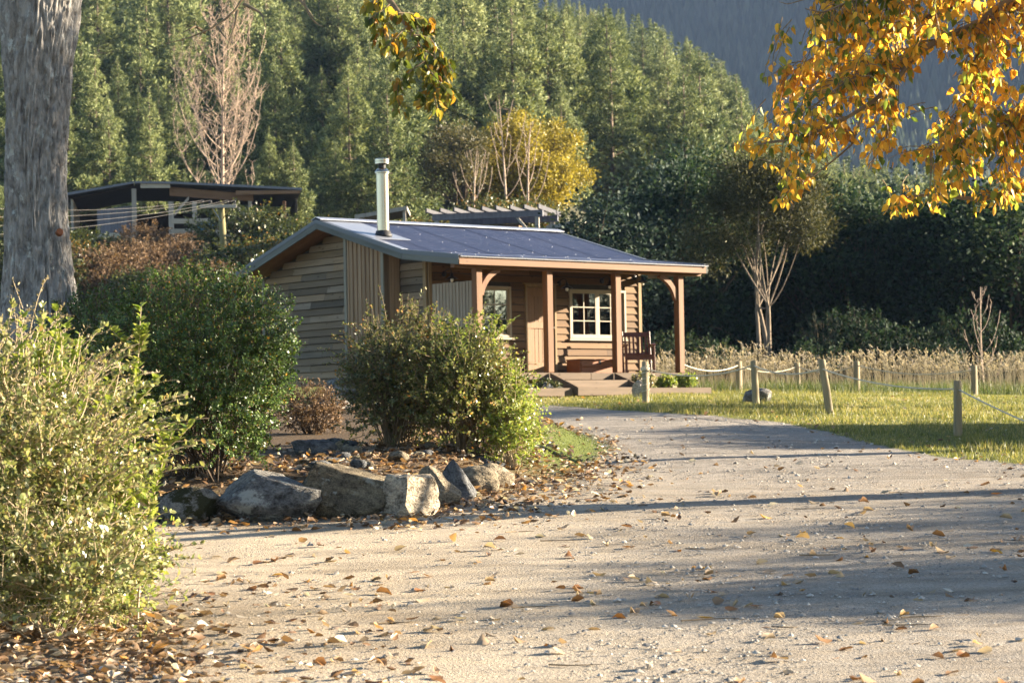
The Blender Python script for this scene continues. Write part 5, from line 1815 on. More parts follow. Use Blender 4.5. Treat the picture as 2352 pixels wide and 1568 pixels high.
MB().prism([(bx(160), zl - .13), (bx(310), zr - .04), (bx(400), zr - .07), (bx(688), zR - .02), (bx(688), zR - .05), (bx(400), zr - .10), (bx(310), zr - .07), (bx(160), zl - .16)], 'y', -.6, dpt - .25).obj('ceiling_shade_sheet', M['dark'], barn)  # dark sheet added under the roof, its colour stands in for interior shade
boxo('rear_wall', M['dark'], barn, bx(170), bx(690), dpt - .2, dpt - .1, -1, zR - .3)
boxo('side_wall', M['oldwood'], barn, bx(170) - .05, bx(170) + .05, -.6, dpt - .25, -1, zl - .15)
boxo('side_wall', M['dark'], barn, bx(690) - .2, bx(690) - .1, .8, dpt - .25, -1, zR - .15)  # dark wall added to keep the sun out of the barn
mb = MB()
for t in range(3):
    mb.tube([(bx(470) + .35 * math.cos(a) * (1 + .1 * t), -1.10, zz0 - .14 + .10 * math.sin(a) - .03 * t) for a in np.linspace(0, math.tau, 18)], .018, 5, False)
tag(mb.obj('rope_coil', M['blue'], None), 'blue rope coil hanging on the barn rail', 'rope').location = barn.location
bpy.data.objects['rope_coil'].rotation_euler = (0, 0, R(8))

# pergola
pd = 80.0
q0 = at(1100, 525, pd)
PZ = float(tz(q0[0], q0[1]))
per = empty('pergola', (q0[0], q0[1], PZ - .2), R(-14), 'grey timber pergola behind the cabin roof', 'pergola')
px_x = lambda p_: (p_ - 1100) / FV * pd
zt = at(1100, 492, pd)[2] - PZ + .2
boxo('pergola_beam', M['lilac'], per, px_x(990), px_x(1252), -.06, .06, zt - .16, zt + .06)
boxo('pergola_beam', M['lilac'], per, px_x(990), px_x(1252), 2.2, 2.32, zt - .16, zt + .06)
for k in range(9):
    xx = px_x(985 + 33 * k)
    boxo('pergola_rafter', M['pergola'], per, xx - .03, xx + .03, -.55, 2.8, zt + .064, zt + .22)
for xx in (px_x(1238), px_x(1000)):
    for yy in (0, 2.26):
        boxo('pergola_post', M['oldwood'], per, xx - .07, xx + .07, yy - .055, yy + .055, -.4, zt - .165)
MB().prism([(px_x(1238) - .08, zt - .85), (px_x(1195), zt - .18), (px_x(1188), zt - .18), (px_x(1238) - .08, zt - 1.0)], 'y', -.04, .04).obj('knee_brace', M['oldwood'], per)
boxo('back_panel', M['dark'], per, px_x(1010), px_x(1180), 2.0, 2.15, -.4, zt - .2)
boxo('water_tank_stand', M['barnbeam'], per, px_x(1140), px_x(1180), .9, 1.4, -.4, zt - .35)
# low roofs peeping over the cabin ridge
for px0, px1, y0_, y1_, lb in ((815, 935, 503, 482, 'thin grey lean-to roof edge left of the flue'), (1255, 1320, 527, 516, 'low shed roof tip behind the cabin ridge end')):
    a_ = at(px0, y0_, 76.0); b_ = at(px1, y1_, 76.0)
    L_ = np.linalg.norm(b_ - a_)
    r_ = empty('lean_to', (a_[0], a_[1], float(tz(a_[0], a_[1]))), 0, lb, 'shed')
    h0, h1 = a_[2] - r_.location.z, b_[2] - r_.location.z
    dx = b_[0] - a_[0]
    MB().prism([(0, h0), (dx, h1), (dx, h1 + .13), (0, h0 + .13)], 'y', 0, 2.5).obj('roof_panel', M['oldwood'], r_)
    for xx, h_ in ((.1, h0), (dx - .1, h1)):
        boxo('shed_post', M['oldwood'], r_, xx - .05, xx + .05, .1, .2, -.4, h_ - .01)
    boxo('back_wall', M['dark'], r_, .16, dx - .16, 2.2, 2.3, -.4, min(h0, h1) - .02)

# power pole
pp = at(517, 640, 79.5)
PZ2 = float(tz(pp[0], pp[1]))
pole = empty('power_pole', (pp[0], pp[1], PZ2 - .5), R(10), 'mossy timber power pole with crossarm standing on the bank', 'power pole')
ph = at(500, 470, 79.5)[2] - PZ2 + .5
MB().tube([(0, 0, 0), (-.02, 0, ph * .5), (-.10, 0, ph)], [.135, .125, .11], 12).obj('shaft', M['pole'], pole, None, 0, True)
boxo('crossarm', M['oldrail'], pole, -.80, .42, -.17, -.08, ph - .13, ph - .02)
for xx in (-.72, -.45, .12, .36):
    MB().lathe([(.015, 0), (.015, .06), (.045, .07), (.05, .12), (.03, .15)], 10).obj('insulator', M['rubber'], pole, (xx, -.125, ph - .018))
for s in (-1, 1):
    MB().tube([(-.1, -.11, ph - .6), (-.1 + s * .3, -.10, ph - .11)], .014, 5).obj('arm_brace', M['flue'], pole)
for i, xx in enumerate((-.72, -.45, .12, .36)):
    st_ = Matrix.Translation(pole.location) @ Matrix.Rotation(R(10), 4, 'Z') @ Vector((xx, -.125, ph + .13))
    en = Vector(at(-60, 476 + i * 22, 52))
    pts = [st_.lerp(en, t) - Vector((0, 0, .5 * 4 * t * (1 - t) * .35)) for t in np.linspace(0, 1, 20)]
    tag(MB().tube([p_ - st_ for p_ in pts], .0045, 5).obj('power_line', M['wire'], None, st_), 'power line sagging from the pole crossarm past the grey trunk', 'wire', 'power lines of the mossy pole')

# ------------------------------------------------------------------ big grey trunk at the left, with its hanging branch
TD = 27.5


def bark_tube(path, rad, seg, rings, amp, seed, flare=0.0):
    """Trunk surface with furrowed bark in relief."""
    path = np.asarray(path, float)
    t = np.linspace(0, 1, rings)
    s = np.linspace(0, 1, len(path))
    # smooth resample
    c = np.stack([np.interp(t, s, path[:, k]) for k in range(3)], -1)
    ker = np.ones(9) / 9
    c = np.stack([np.convolve(np.pad(c[:, k], 4, 'edge'), ker, 'valid') for k in range(3)], -1)
    r = np.convolve(np.pad(np.interp(t, s, rad), 4, 'edge'), ker, 'valid')
    tg = unit(np.gradient(c, axis=0)); n = unit(np.cross(tg, np.array([.05, 1, .02]))); b = np.cross(tg, n)
    a = np.linspace(0, math.tau, seg, endpoint=False)
    A, Tt = np.meshgrid(a, t)
    ln = np.concatenate([[0], np.cumsum(np.linalg.norm(np.diff(c, axis=0), axis=1))])
    Z = np.broadcast_to(ln[:, None], A.shape)
    u = np.cos(A) * 3.2 + seed; v = np.sin(A) * 3.2 + seed * 2
    wob = fbm(u * 1.5 + Z * .9, v * 1.5 - Z * .7, 3)
    fur = np.abs(fbm(A * 14 / math.tau * 3.2 + wob * 3.0 + 3, Z * 2.4 + wob * 3 + seed, 4) * 2 - 1)
    fine = fbm(A * 26 + seed, Z * 9, 3) - .5
    lump = fbm(u * .5 + Z * .7, v * .5 + Z * .5, 3) - .5
    rr = r[:, None] * (1 + .16 * lump) + amp * (np.clip(fur * 2.4, 0, 1) - .8) + amp * .35 * fine
    if flare:
        rr = rr * (1 + flare * np.exp(-Z / .45) * (1 + .3 * np.sin(A * 5 + 1)))
    V = c[:, None] + rr[..., None] * (np.cos(A)[..., None] * n[:, None] + np.sin(A)[..., None] * b[:, None])
    i = np.arange(rings - 1)[:, None] * seg; k = np.arange(seg)[None]
    k2 = (k + 1) % seg
    Fq = np.stack([i + k, i + k2, i + seg + k2, i + seg + k], -1).reshape(-1, 4)
    return V.reshape(-1, 3), Fq


tb = ground_at(92, TD, -.15)
big = empty('large_poplar', tb, 0, 'large old tree with furrowed grey trunk and lichen', 'tree')
TB = np.array(tb)
prof = [(95, 830, .52), (93, 740, .445), (92, 690, .415), (88, 600, .375), (84, 500, .35), (82, 400, .345), (84, 280, .365), (88, 160, .40), (92, 60, .45), (95, -40, .47)]
pth = [at(px, py, TD) - TB for px, py, r_ in prof]
V, Fq = bark_tube(pth, [r_ for *_, r_ in prof], 260, 360, .05, 1.3, .22)
mob('trunk', npmesh('trunk', V, Fq, M['trunk'], True), big)
for nm, a_, rr in (('limb', [(70, 60), (40, -80), (-20, -300), (-120, -700), (-260, -1300)], [.30, .28, .25, .2, .12]), ('limb', [(112, 90), (140, -30), (190, -200), (290, -560), (420, -1000), (560, -1500)], [.30, .29, .25, .2, .16, .10])):
    pth = [at(px, py, TD + .1 * i) - TB for i, (px, py) in enumerate(a_)]
    V, Fq = bark_tube(pth, rr, 120, 220, .028, 4.1 if nm == 'limb' else 2, 0)
    mob(nm, npmesh(nm, V, Fq, M['trunk'], True), big)
# pruned stub
MB().lathe([(.045, 0), (.04, .05), (.036, .055), (0.004, .055)], 14).obj('pruned_stub', M['chest'], big, at(136, 535, TD - .34) - TB).rotation_euler = (R(75), 0, R(20))

lg = np.random.default_rng(91)


def px_path(pts, d0, d1, base, n=26):
    P = np.array([at(x, y, d0 + (d1 - d0) * i / (len(pts) - 1)) for i, (x, y) in enumerate(pts)]) - base
    s = np.linspace(0, 1, len(P)); t = np.linspace(0, 1, n)
    c = np.stack([np.interp(t, s, P[:, k]) for k in range(3)], -1)
    for _ in range(2):
        c[1:-1] = (c[:-2] + 2 * c[1:-1] + c[2:]) / 4
    return c


def hang_leaves(pts_list, g, every, L, droop=1.0, jit=.03):
    """Heart-shaped leaves hanging by their stalks along twigs. Returns P, D, N, L."""
    P, D, N, Ls = [], [], [], []
    for pt in pts_list:
        ln = np.linalg.norm(np.diff(pt, axis=0), axis=1).sum()
        m = max(2, int(ln / every))
        t = g.random(m) ** .75
        idx = t * (len(pt) - 1); i0 = np.clip(idx.astype(int), 0, len(pt) - 2); fr = (idx - i0)[:, None]
        c = pt[i0] * (1 - fr) + pt[i0 + 1] * fr
        o = unit(g.normal(size=(m, 3)) * np.array([1, 1, .5]))
        P.append(c + o * g.uniform(.02, .07, (m, 1)) + np.array([0, 0, -.02]))
        D.append(unit(o * .55 + np.array([0, 0, -1.0 * droop]) + g.normal(size=(m, 3)) * .28))
        nn = g.normal(size=(m, 3)) * np.array([1, 1, .35]); N.append(unit(nn))
        Ls.append(L * g.uniform(.65, 1.2, m))
    return np.concatenate(P), np.concatenate(D), np.concatenate(N), np.concatenate(Ls)


def leaf_set(root, P, D, N, L, mat, matone, g, cap=300, near=None):
    """The leaves that show largest as single leaf parts, the rest as one foliage part."""
    order = np.argsort(np.linalg.norm(P + near, axis=1) / L) if near is not None else np.arange(len(P))
    one, many = order[:cap], order[cap:]
    metas = []
    for v in range(4):
        S = HEART.copy(); S[:, 2] *= (.6, 1.3, 2.0, -1.0)[v]; S[4, 2] += (0, -.12, .1, .05)[v]; S[:, 0] *= (.72, .6, .5, .78)[v]
        metas.append(npmesh('leaf', S, HEART_F, matone))
    Dn = unit(D); X = unit(np.cross(Dn, N)); Nn = np.cross(X, Dn)
    for j, i in enumerate(one):
        o = bpy.data.objects.new('leaf', metas[j % 4])
        Mx = Matrix(((X[i][0], Dn[i][0], Nn[i][0], P[i][0]), (X[i][1], Dn[i][1], Nn[i][1], P[i][1]), (X[i][2], Dn[i][2], Nn[i][2], P[i][2]), (0, 0, 0, 1)))
        COL.objects.link(o)
        o.parent = root
        o.matrix_local = Mx @ Matrix.Scale(float(L[i]), 4)
    if len(many):
        V, Fq = leafs(P[many], D[many], N[many], L[many], g.uniform(.48, .8, len(many)), 'heart')
        mob('foliage', npmesh('foliage', V, Fq, mat), root)['kind'] = 'stuff'


# hanging branch
hp = []
main = px_path([(560, -1500), (700, -700), (820, -240), (880, -20), (930, 50), (965, 110), (985, 170), (995, 215), (1005, 250)], TD, 26.2, TB, 60)
subs = []
for pts in ([(895, 10), (870, 30), (842, 48)], [(905, 20), (880, 60), (868, 90)], [(915, 30), (950, 30), (1000, 62)], [(935, 60), (905, 90), (885, 110)], [(950, 80), (985, 85), (1005, 110), (1040, 165)],
            [(965, 110), (1000, 130), (1020, 160), (1030, 205)], [(975, 140), (940, 165), (915, 185), (910, 225), (925, 255)], [(985, 175), (1010, 200), (1018, 235)], [(960, 105), (930, 120), (912, 140)],
            [(990, 190), (975, 215), (985, 240)], [(980, 150), (1000, 180), (1040, 220)], [(940, 45), (975, 40), (990, 70)], [(900, -10), (860, 0), (840, 20)]):
    subs.append(px_path(pts, 26.4, 26.4 + lg.uniform(-.35, .35), TB, 10))
bare = []
for pts in ([(640, -420), (610, -160), (560, 10), (500, 60), (430, 90), (380, 100)], [(560, 10), (600, 30), (610, 60)], [(500, 62), (520, 90)], [(545, 25), (540, 60), (520, 110)], [(660, -300), (690, -60), (700, 20), (725, 55), (742, 62)], [(470, 75), (450, 60), (420, 75)], [(690, 0), (720, 40)]):
    bare.append(px_path(pts, 27.0, 26.6, TB, 16))
V, Fq = tubes([main] + subs + bare, [np.linspace(.06, .004, 60)] + [np.linspace(.009, .004, 10)] * len(subs) + [np.linspace(.022, .004, 16)] * len(bare), 7)
mob('branches', npmesh('branches', V, Fq, M['twig'], True), big)
Pq, Dq, Nq, Lq = hang_leaves(subs * 3 + [main[38:]] * 2, lg, .034, .118)
leaf_set(big, Pq, Dq, Nq, Lq, M['lf_pop'], M['lf_popone'], lg, 300, TB - np.array([0, 0, EYE]))

# ------------------------------------------------------------------ golden tree at the right; its trunk stands outside the picture
GB = np.array([9.2, 24.9, float(tz(9.2, 24.9)) - .1])
gold = empty('golden_tree', tuple(GB), 0, 'golden autumn tree reaching in with hanging heart-shaped leaves', 'tree')
V, Fq = bark_tube([(0, 0, 0), (.05, 0, .8), (0, .02, 1.6), (0, 0, 2.3)], [.36, .29, .27, .25], 90, 130, .02, 6.2, .3)
mob('trunk', npmesh('trunk', V, Fq, M['trunk'], True), gold)
for e_ in ((.6, 3.2, 6.4), (-.3, -3.0, 6.0), (1.8, -1.2, 7.0), (1.0, 1.4, 7.2)):
    V, Fq = bark_tube([(0, 0, 2.1), (e_[0] * .25, e_[1] * .45, 3.1), (e_[0] * .6, e_[1] * .75, 4.9), e_], [.15, .10, .07, .03], 60, 90, .012, 3.2, 0)
    mob('limb', npmesh('limb', V, Fq, M['trunk'], True), gold)
GD = 24.6
limbs = [[(3050, 600), (2700, 480), (2450, 420), (2352, 426), (2257, 461), (2155, 446), (2081, 452), (2040, 480)],
         [(3060, 200), (2700, 60), (2450, -30), (2296, 8), (2257, 51), (2159, 90), (2097, 129), (2054, 195), (1983, 250), (1890, 300), (1815, 322), (1720, 335)],
         [(3060, -100), (2600, -160), (2350, -80), (2200, 10), (2080, 60), (1980, 90), (1900, 110), (1850, 150)],
         [(3055, 400), (2700, 300), (2480, 250), (2352, 260), (2280, 300), (2200, 330), (2140, 345)],
         [(2257, 51), (2240, 140), (2230, 220), (2190, 280)],
         [(2097, 129), (2020, 150), (1940, 190), (1860, 250), (1800, 262)],
         [(1983, 250), (1960, 330), (1900, 380), (1840, 425), (1795, 465)],
         [(2054, 195), (2050, 280), (2020, 350), (1990, 385)],
         [(2450, -30), (2300, -60), (2100, -30), (1960, 0), (1890, 30), (1850, 20)],
         [(1960, 0), (1880, -10), (1810, 10), (1790, 5)]]
lp = [px_path(l, GD + lg.uniform(-.2, .2), GD + lg.uniform(-1.0, .9), GB, 40) for l in limbs]
lr = [np.linspace(a, b, 40) for a, b in ((.05, .007), (.055, .007), (.045, .007), (.04, .007), (.018, .005), (.016, .005), (.013, .004), (.012, .004), (.03, .005), (.009, .003))]
clus = [(1900, 40, 45), (1960, 50, 60), (2040, 40, 60), (2130, 40, 60), (2220, 50, 60), (2310, 60, 60), (1870, 90, 40), (1930, 120, 55), (2000, 120, 55), (2060, 110, 50), (2130, 100, 45), (2200, 120, 40), (2280, 130, 50), (2340, 140, 50),
        (1840, 200, 45), (1900, 190, 50), (1960, 190, 50), (2020, 200, 45), (2060, 170, 40), (1800, 240, 40), (1860, 260, 45), (1920, 260, 45), (1980, 260, 40), (2040, 240, 35), (1757, 178, 16),
        (1765, 308, 28), (1800, 320, 35), (1840, 310, 35), (1890, 330, 35), (1860, 360, 25), (1708, 335, 14), (1735, 352, 16), (1805, 420, 16), (1790, 465, 12), (1832, 432, 15), (1960, 300, 25), (2050, 280, 20), (2000, 372, 25), (2040, 350, 18),
        (2220, 200, 40), (2290, 220, 50), (2340, 240, 50), (2240, 262, 40), (2180, 285, 36), (2300, 300, 55), (2150, 315, 26), (2130, 345, 28), (2200, 340, 45), (2260, 360, 45), (2330, 370, 50), (2160, 400, 32), (2220, 410, 36), (2290, 430, 42), (2340, 440, 38),
        (2040, 484, 14), (2080, 478, 22), (2120, 460, 24), (2150, 466, 18), (2190, 440, 20), (2235, 458, 20), (2310, 470, 20),
        (2420, 60, 80), (2440, 200, 80), (2440, 340, 80), (2560, 120, 90), (2560, 280, 90), (2100, -60, 80), (2250, -70, 80), (1980, -50, 60), (2400, -80, 80)]
allp = np.concatenate([l[8:] for l in lp])
tw = []
for cx_, cy_, r_ in clus:
    nt = max(5, int(r_ * r_ / 150))
    for k in range(nt):
        a = lg.uniform(0, math.tau); q = r_ * math.sqrt(lg.random())
        dd = GD + lg.normal() * .55
        e = at(cx_ + math.cos(a) * q, cy_ + math.sin(a) * q * .9, dd) - GB
        i = np.argmin(np.linalg.norm(allp - (e + np.array([.15, 0, .2])), axis=1) + lg.random(len(allp)) * .12)
        s = allp[i]
        v = e - s
        if np.linalg.norm(v) > .7:
            s = e - unit(v) * lg.uniform(.35, .6) + np.array([0, 0, .15])
        tw.append(bez(s, (s + e) / 2 + np.array([0, 0, .10]) + lg.normal(size=3) * .03, e, 6))
V, Fq = tubes(lp, lr, 8)
mob('limbs', npmesh('limbs', V, Fq, M['twig'], True), gold)
V, Fq = tubes(tw, [np.linspace(.006, .003, 6)] * len(tw), 5)
mob('twigs', npmesh('twigs', V, Fq, M['twig'], True), gold)
Pq, Dq, Nq, Lq = hang_leaves(tw, lg, .056, .102)
print('gold leaves', len(Pq), 'twigs', len(tw))
leaf_set(gold, Pq, Dq, Nq, Lq, M['lf_gold'], M['lf_goldone'], lg, 300, GB - np.array([0, 0, EYE]))

# trees and hedge along the right of the driveway, out of the picture; their shade falls across the gravel
GS = 'trees on the far right of the driveway'
sh0 = broad_tree('shade_tree', 'leafy autumn tree to the right of the driveway beyond the golden tree', (24, 21.5, float(tz(24, 21.5))), 6.4, (3.2, 2.2), 4.8, 50, .8, 150, .13, M['lf_gold'], M['dtwig'], 161, .15, group=GS, shape='heart')
for x, y, s in ((26, 15.5, 1.0), (30, 27.0, 1.15), (33, 18, 1.1)):
    copy_tree(sh0, (x, y, float(tz(x, y))), x, (s, s))
sh1 = broad_tree('tall_shade_tree', 'unseen tall tree added to shade the grey trunk', (13.2, 31.9, float(tz(13.2, 31.9))), 10.5, (3.0, 2.0), 4.2, 46, .85, 90, .13, M['lf_gold'], M['dtwig'], 162, .17, group=GS, shape='heart')  # added so that its high crown keeps sun off the grey trunk
copy_tree(sh1, (24, 45.6, float(tz(24, 45.6))), 2.0, (1.0, .82), 'clear-stemmed autumn tree beyond the lawn on the right')
hs = shrub('hedge_shrub', 'clipped green shrub in the hedge right of the driveway', 'shrub', (12.8, 36.4, float(tz(12.8, 36.4))), (1.2, 1.1), 3.0, 1300, 14, .085, M['lf_box'], M['dtwig'], 83, twigL=.3, group='hedge right of the driveway', stems=8)
for x, y in ((13.0, 34.9), (13.2, 33.4)):
    copy_tree(hs, (x, y, float(tz(x, y))), x, (1, 1))

# ------------------------------------------------------------------ grass
def blades(P, h, w, g, lean=.35, bend=.3):
    """Single-triangle or two-part grass blades at points P."""
    n = len(P)
    a = g.uniform(0, math.tau, n); o = np.stack([np.cos(a), np.sin(a), np.zeros(n)], -1)
    b = g.uniform(0, math.tau, n); ln = np.stack([np.cos(b), np.sin(b), np.zeros(n)], -1) * (lean * g.random(n) * h)[:, None]
    top = P + ln + np.stack([np.zeros(n), np.zeros(n), h], -1)
    V = np.stack([P - o * (w / 2)[:, None], P + o * (w / 2)[:, None], top], 1)
    return V.reshape(-1, 3), np.arange(n * 3).reshape(-1, 3)


gg = np.random.default_rng(55)
n = 150000
y = 27 + 33 * gg.random(n) ** .9; x = gg.uniform(-.03, .245, n) * y
ok = lawn_mask(x, y) > -.05
ok &= ~((((x - CX) * math.cos(TH) + (y - CY) * math.sin(TH)) < 5.7) & ((-(x - CX) * math.sin(TH) + (y - CY) * math.cos(TH)) > -.92))
x, y = x[ok], y[ok]
dens = fbm(x * 1.2, y * 1.2, 3)
hgt = gg.uniform(.018, .055, len(x)) * (.6 + 1.1 * dens) * (1 + 1.4 * (fbm(x * .8 + 9, y * .8, 2) > .66))
V, Fq = blades(np.stack([x, y, tzn(x, y) - .003], -1), hgt, gg.uniform(.008, .016, len(x)), gg, .9)
tag(mob('lawn_grass', npmesh('lawn_grass', V, Fq, M['lf_grass'])), 'short sunlit lawn grass', 'grass', None, 'stuff')
# moss and weeds on the bed flank
n = 26000
x = gg.uniform(-1.8, 1.6, n); y = gg.uniform(25, 38, n)
ok = gg.random(n) < moss_mask(x, y)
x, y = x[ok], y[ok]
V, Fq = blades(np.stack([x, y, tzn(x, y) - .003], -1), gg.uniform(.01, .03, len(x)), gg.uniform(.008, .016, len(x)), gg, .9)
tag(mob('moss_turf', npmesh('moss_turf', V, Fq, M['lf_rank'])), 'mossy turf on the flank of the planted bed', 'moss', None, 'stuff')
# rank grass and dry seed heads
n = 52000
y = gg.uniform(54.5, 66, n); x = gg.uniform(2.0, 17, n)
t = sstep(55.0, 58.5, y - .9 * (fbm(x * .6, x * 0 + 3, 2) - .5) * 4 - .15 * np.maximum(0, x - 8) * -1)
ok = gg.random(n) < t
x, y = x[ok], y[ok]
hgt = gg.uniform(.12, .42, len(x)) * (.6 + .8 * fbm(x * .8, y * .8, 2))
V, Fq = blades(np.stack([x, y, tz(x, y) - .01], -1), hgt, gg.uniform(.012, .024, len(x)), gg, .8)
tag(mob('rank_grass', npmesh('rank_grass', V, Fq, M['lf_rank'])), 'rank green grass at the lawn edge', 'grass', None, 'stuff')
n = 2300
y = gg.uniform(57.5, 66, n); x = gg.uniform(2.2, 17, n)
ok = fbm(x * .9 + 5, y * .5, 3) > .36
x, y = x[ok], y[ok]; n = len(x)
hgt = gg.uniform(.75, 1.25, n) * (.72 + .5 * fbm(x * .5, y * .3, 2))
b = gg.normal(size=(n, 2)) * .16 + np.array([-.06, 0])
P0 = np.stack([x, y, tz(x, y) - .02], -1)
mid = P0 + np.stack([b[:, 0] * .3, b[:, 1] * .3, hgt * .55], -1)
top = P0 + np.stack([b[:, 0], b[:, 1], hgt * .97], -1)
tip = top + np.stack([b[:, 0] * .7, b[:, 1] * .7, hgt * .10], -1)
wv = np.array([1, 0, 0])
V = np.stack([P0 - wv * .005, P0 + wv * .005, mid - wv * .004, mid + wv * .004, top - wv * .003, top + wv * .003], 1).reshape(-1, 3)
i6 = np.arange(n)[:, None] * 6
Fq = np.concatenate([i6 + np.array([0, 1, 3, 2]), i6 + np.array([2, 3, 5, 4])])
hd = unit(tip - top)
nh = 5
hp_ = (top[:, None] - hd[:, None] * (np.arange(nh) * .035)[None, :, None]).reshape(-1, 3)
hdir = unit(np.repeat(hd, nh, 0) + gg.normal(size=(n * nh, 3)) * .35)
V2, F2 = leafs(hp_, hdir, gg.normal(size=(n * nh, 3)), gg.uniform(.04, .095, n * nh), .45, 'dia')
k1 = blades(np.stack([x, y, tz(x, y) - .02], -1), hgt * gg.uniform(.3, .75, n), np.full(n, .007), gg, .7)
allV = np.concatenate([V, V2, k1[0]])
tag(mob('dry_seed_grass', npmesh('dry_seed_grass', allV, [np.concatenate([Fq, F2 + len(V)]), k1[1] + len(V) + len(V2)], M['lf_straw'])), 'tall dry straw-coloured grass with seed heads before the evergreens', 'grass', None, 'stuff')

# ------------------------------------------------------------------ fallen leaves, pebbles, twigs
fl = np.random.default_rng(66)
metas = []
for v in range(6):
    S = HEART.copy()
    cu = (.9, 1.8, 2.8, -1.6, 1.2, 3.4)[v]
    S[:, 2] = S[:, 2] * cu + (.25, .1, -.2, .3, -.1, .15)[v] * (S[:, 1] - .5) ** 2
    S[:, 2] -= S[:, 2].min() * .5
    S[:, 0] *= (.85, .7, .55, .8, .75, .5)[v]
    metas.append(npmesh('fallen_leaf', S, HEART_F, M['lf_fallone'], True))


def litter_density(x, y):
    r = bed_r(x, y)
    d = .035 * (lawn_mask(x, y) < 1.2)
    d = d + 1.0 * sstep(1.12, .96, r) * (1 - .75 * moss_mask(x, y)) * sstep(.2, .75, r)
    d = d + 1.1 * sstep(1.40, 1.0, r) * (x > -1.6) * (y < 29) + .25 * sstep(1.2, 1.0, r) * (y < 24)
    d = d + .6 * sstep(1.1, .45, np.hypot((x + 2.75) / 1.15, (y - 13.7) / 2.7))
    d = d + .055 * sstep(2.2, .8, np.hypot((x + 2.4) / 1.15, (y - 14.2) / 2.4))
    return d


# driveway leaves: the ones that show largest are single things
n = 5200
y = 12.4 + 26 * fl.random(n) ** 1.1; x = fl.uniform(-.235, .235, n) * y
dn_ = litter_density(x, y)
ok = (dn_ < .2) & (lawn_mask(x, y) < .1) & (bed_r(x, y) > 1.0)
ok &= fl.random(n) < (.16 + .25 * (fbm(x * .8, y * .8, 2) > .55))
x, y = x[ok], y[ok]
L = .105 * fl.uniform(.6, 1.25, len(x))
order = np.argsort(y / L)
for j, i in enumerate(order[:300]):
    o = bpy.data.objects.new('fallen_leaf', metas[j % 6])
    o.location = (x[i], y[i], float(tzn(x[i], y[i])) + .006)
    o.rotation_euler = (fl.normal() * .22 + (math.pi if fl.random() < .35 else 0), fl.normal() * .25, fl.uniform(0, math.tau))
    o.scale = (L[i],) * 3
    COL.objects.link(o)
    tag(o, 'curled dry leaf lying on the gravel driveway', 'leaf', 'single leaves scattered on the driveway')
rx, ry, rL = x[order[300:]], y[order[300:]], L[order[300:]]
# litter
n = 60000
y = np.concatenate([12.3 + 6 * fl.random(n // 3), 21 + 18 * fl.random(n - n // 3)]); x = fl.uniform(-.24, .06, n) * y
ok = fl.random(n) < litter_density(x, y) * np.where(y < 19, .5, .33)
ok &= (litter_density(x, y) >= .05)
x, y = x[ok], y[ok]
x = np.concatenate([x, rx]); y = np.concatenate([y, ry])
n2 = 1800                                                            # a few on the lawn
yl = 28 + 26 * fl.random(n2); xl = fl.uniform(0, .235, n2) * yl
okl = (lawn_mask(xl, yl) > .1) & (fl.random(n2) < .5 * sstep(9, 0, lawn_mask(xl, yl)) + .12)
x = np.concatenate([x, xl[okl]]); y = np.concatenate([y, yl[okl]])
n = len(x)
print('litter', n)
a = fl.uniform(0, math.tau, n)
D = unit(np.stack([np.cos(a), np.sin(a), fl.normal(size=n) * .3], -1))
N = unit(np.stack([fl.normal(size=n) * .5, fl.normal(size=n) * .5, np.where(fl.random(n) < .6, 1, -1)], -1))
V, Fq = leafs(np.stack([x, y, tzn(x, y) + fl.uniform(.005, .05, n) * np.where(litter_density(x, y) > .3, 1, .3)], -1), D, N, .092 * fl.uniform(.45, 1.2, n), fl.uniform(.45, 1.0, n), 'curl')
tag(mob('leaf_litter', npmesh('leaf_litter', V, Fq, M['lf_fall'], True)), 'brown leaf litter around the boulders and under the shrubs', 'leaf litter', None, 'stuff')

# pebbles
OCT = np.array([(1, 0, 0), (0, 1, 0), (-1, 0, 0), (0, -1, 0), (0, 0, .7), (0, 0, -.5), (.7, .7, .25), (-.7, .7, .2), (-.7, -.7, .3), (.7, -.7, .2)])
OCF = np.array([(4, 0, 6), (4, 6, 1), (4, 1, 7), (4, 7, 2), (4, 2, 8), (4, 8, 3), (4, 3, 9), (4, 9, 0)])
n = 60000
y = 12.3 + 25 * fl.random(n) ** 1.25; x = fl.uniform(-.235, .24, n) * y
gr_ = ground_attrs(x, y)
ok = (gr_['lawn'] < .3) & (fl.random(n) < .10 + .9 * gr_['gravel'] * (fbm(x * .9 + 4, y * .9, 3) > .42)) & (bed_r(x, y) > .95)
x, y = x[ok], y[ok]; n = len(x)
s = np.clip(fl.lognormal(-5.0, .6, n), .003, .035)
V = OCT[None] * (1 + .25 * fl.normal(size=(n, 10, 3)))
a = fl.uniform(0, math.tau, n); ca, sa = np.cos(a), np.sin(a)
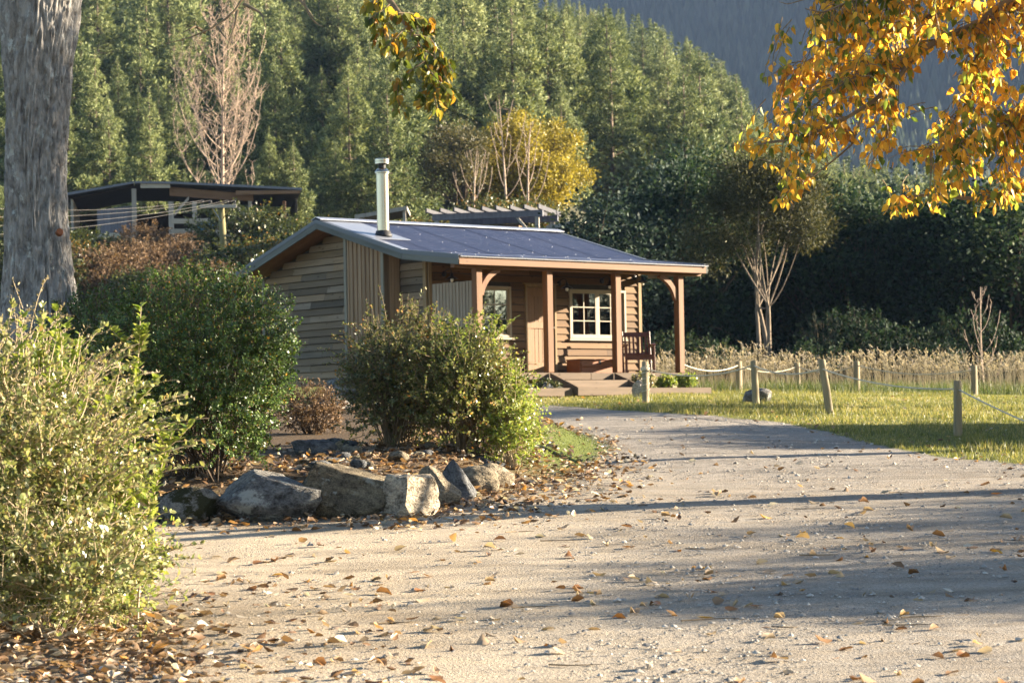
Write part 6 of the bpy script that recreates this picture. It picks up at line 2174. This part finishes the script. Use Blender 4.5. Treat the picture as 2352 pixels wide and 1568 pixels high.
Vx = V[..., 0] * ca[:, None] - V[..., 1] * .7 * sa[:, None]; Vy = V[..., 0] * sa[:, None] + V[..., 1] * .7 * ca[:, None]
V = np.stack([Vx, Vy, V[..., 2]], -1) * s[:, None, None] + np.stack([x, y, tzn(x, y) + s * .25], -1)[:, None]


def pebble_mat():
    m, nt = new_mat('driveway_gravel')
    g_ = nd(nt, 'ShaderNodeNewGeometry')
    finish(nt, ramp(nt, g_.outputs['Random Per Island'], [(0, (.14, .135, .13)), (.4, (.25, .235, .21)), (.75, (.36, .32, .265)), (1, (.5, .46, .40))]), .9)
    return m


tag(mob('driveway_pebbles', npmesh('driveway_pebbles', V.reshape(-1, 3), (np.arange(n)[:, None, None] * 10 + OCF[None]).reshape(-1, 3), pebble_mat())), 'loose gravel stones on the driveway', 'gravel', None, 'stuff')
# fallen twigs
for i in range(14):
    yy = fl.uniform(13, 27); xx = fl.uniform(-.1, .2) * yy
    if bed_r(xx, yy) < 1.1:
        xx += 2.5
    aa = fl.uniform(-.5, .5); l = fl.uniform(.12, .4)
    pts = [(math.cos(aa) * l * (t - .5), math.sin(aa) * l * (t - .5) + .03 * math.sin(t * 5 + i), .006) for t in np.linspace(0, 1, 6)]
    o = MB().tube(pts, [.005, .005, .004, .004, .003, .002], 5).obj('fallen_twig', M['twig'], None, (xx, yy, float(tzn(xx, yy)) + .004))
    tag(o, 'thin dry twig lying on the driveway', 'twig', 'dry twigs on the driveway')

# ------------------------------------------------------------------ haze over the valley
hz = MB().box(-300, 500, -60, 1620, -5, 520).obj('haze', None)
hm, nt = new_mat('valley_haze')
pv = nd(nt, 'ShaderNodeVolumePrincipled')
pv.inputs['Color'].default_value = (.42, .60, 1.0, 1)
pv.inputs['Density'].default_value = .000085
pv.inputs['Anisotropy'].default_value = .0
ho = nd(nt, 'ShaderNodeOutputMaterial')
nt.links.new(pv.outputs[0], ho.inputs['Volume'])
hz.data.materials.clear(); hz.data.materials.append(hm)
tag(hz, kind='stuff')
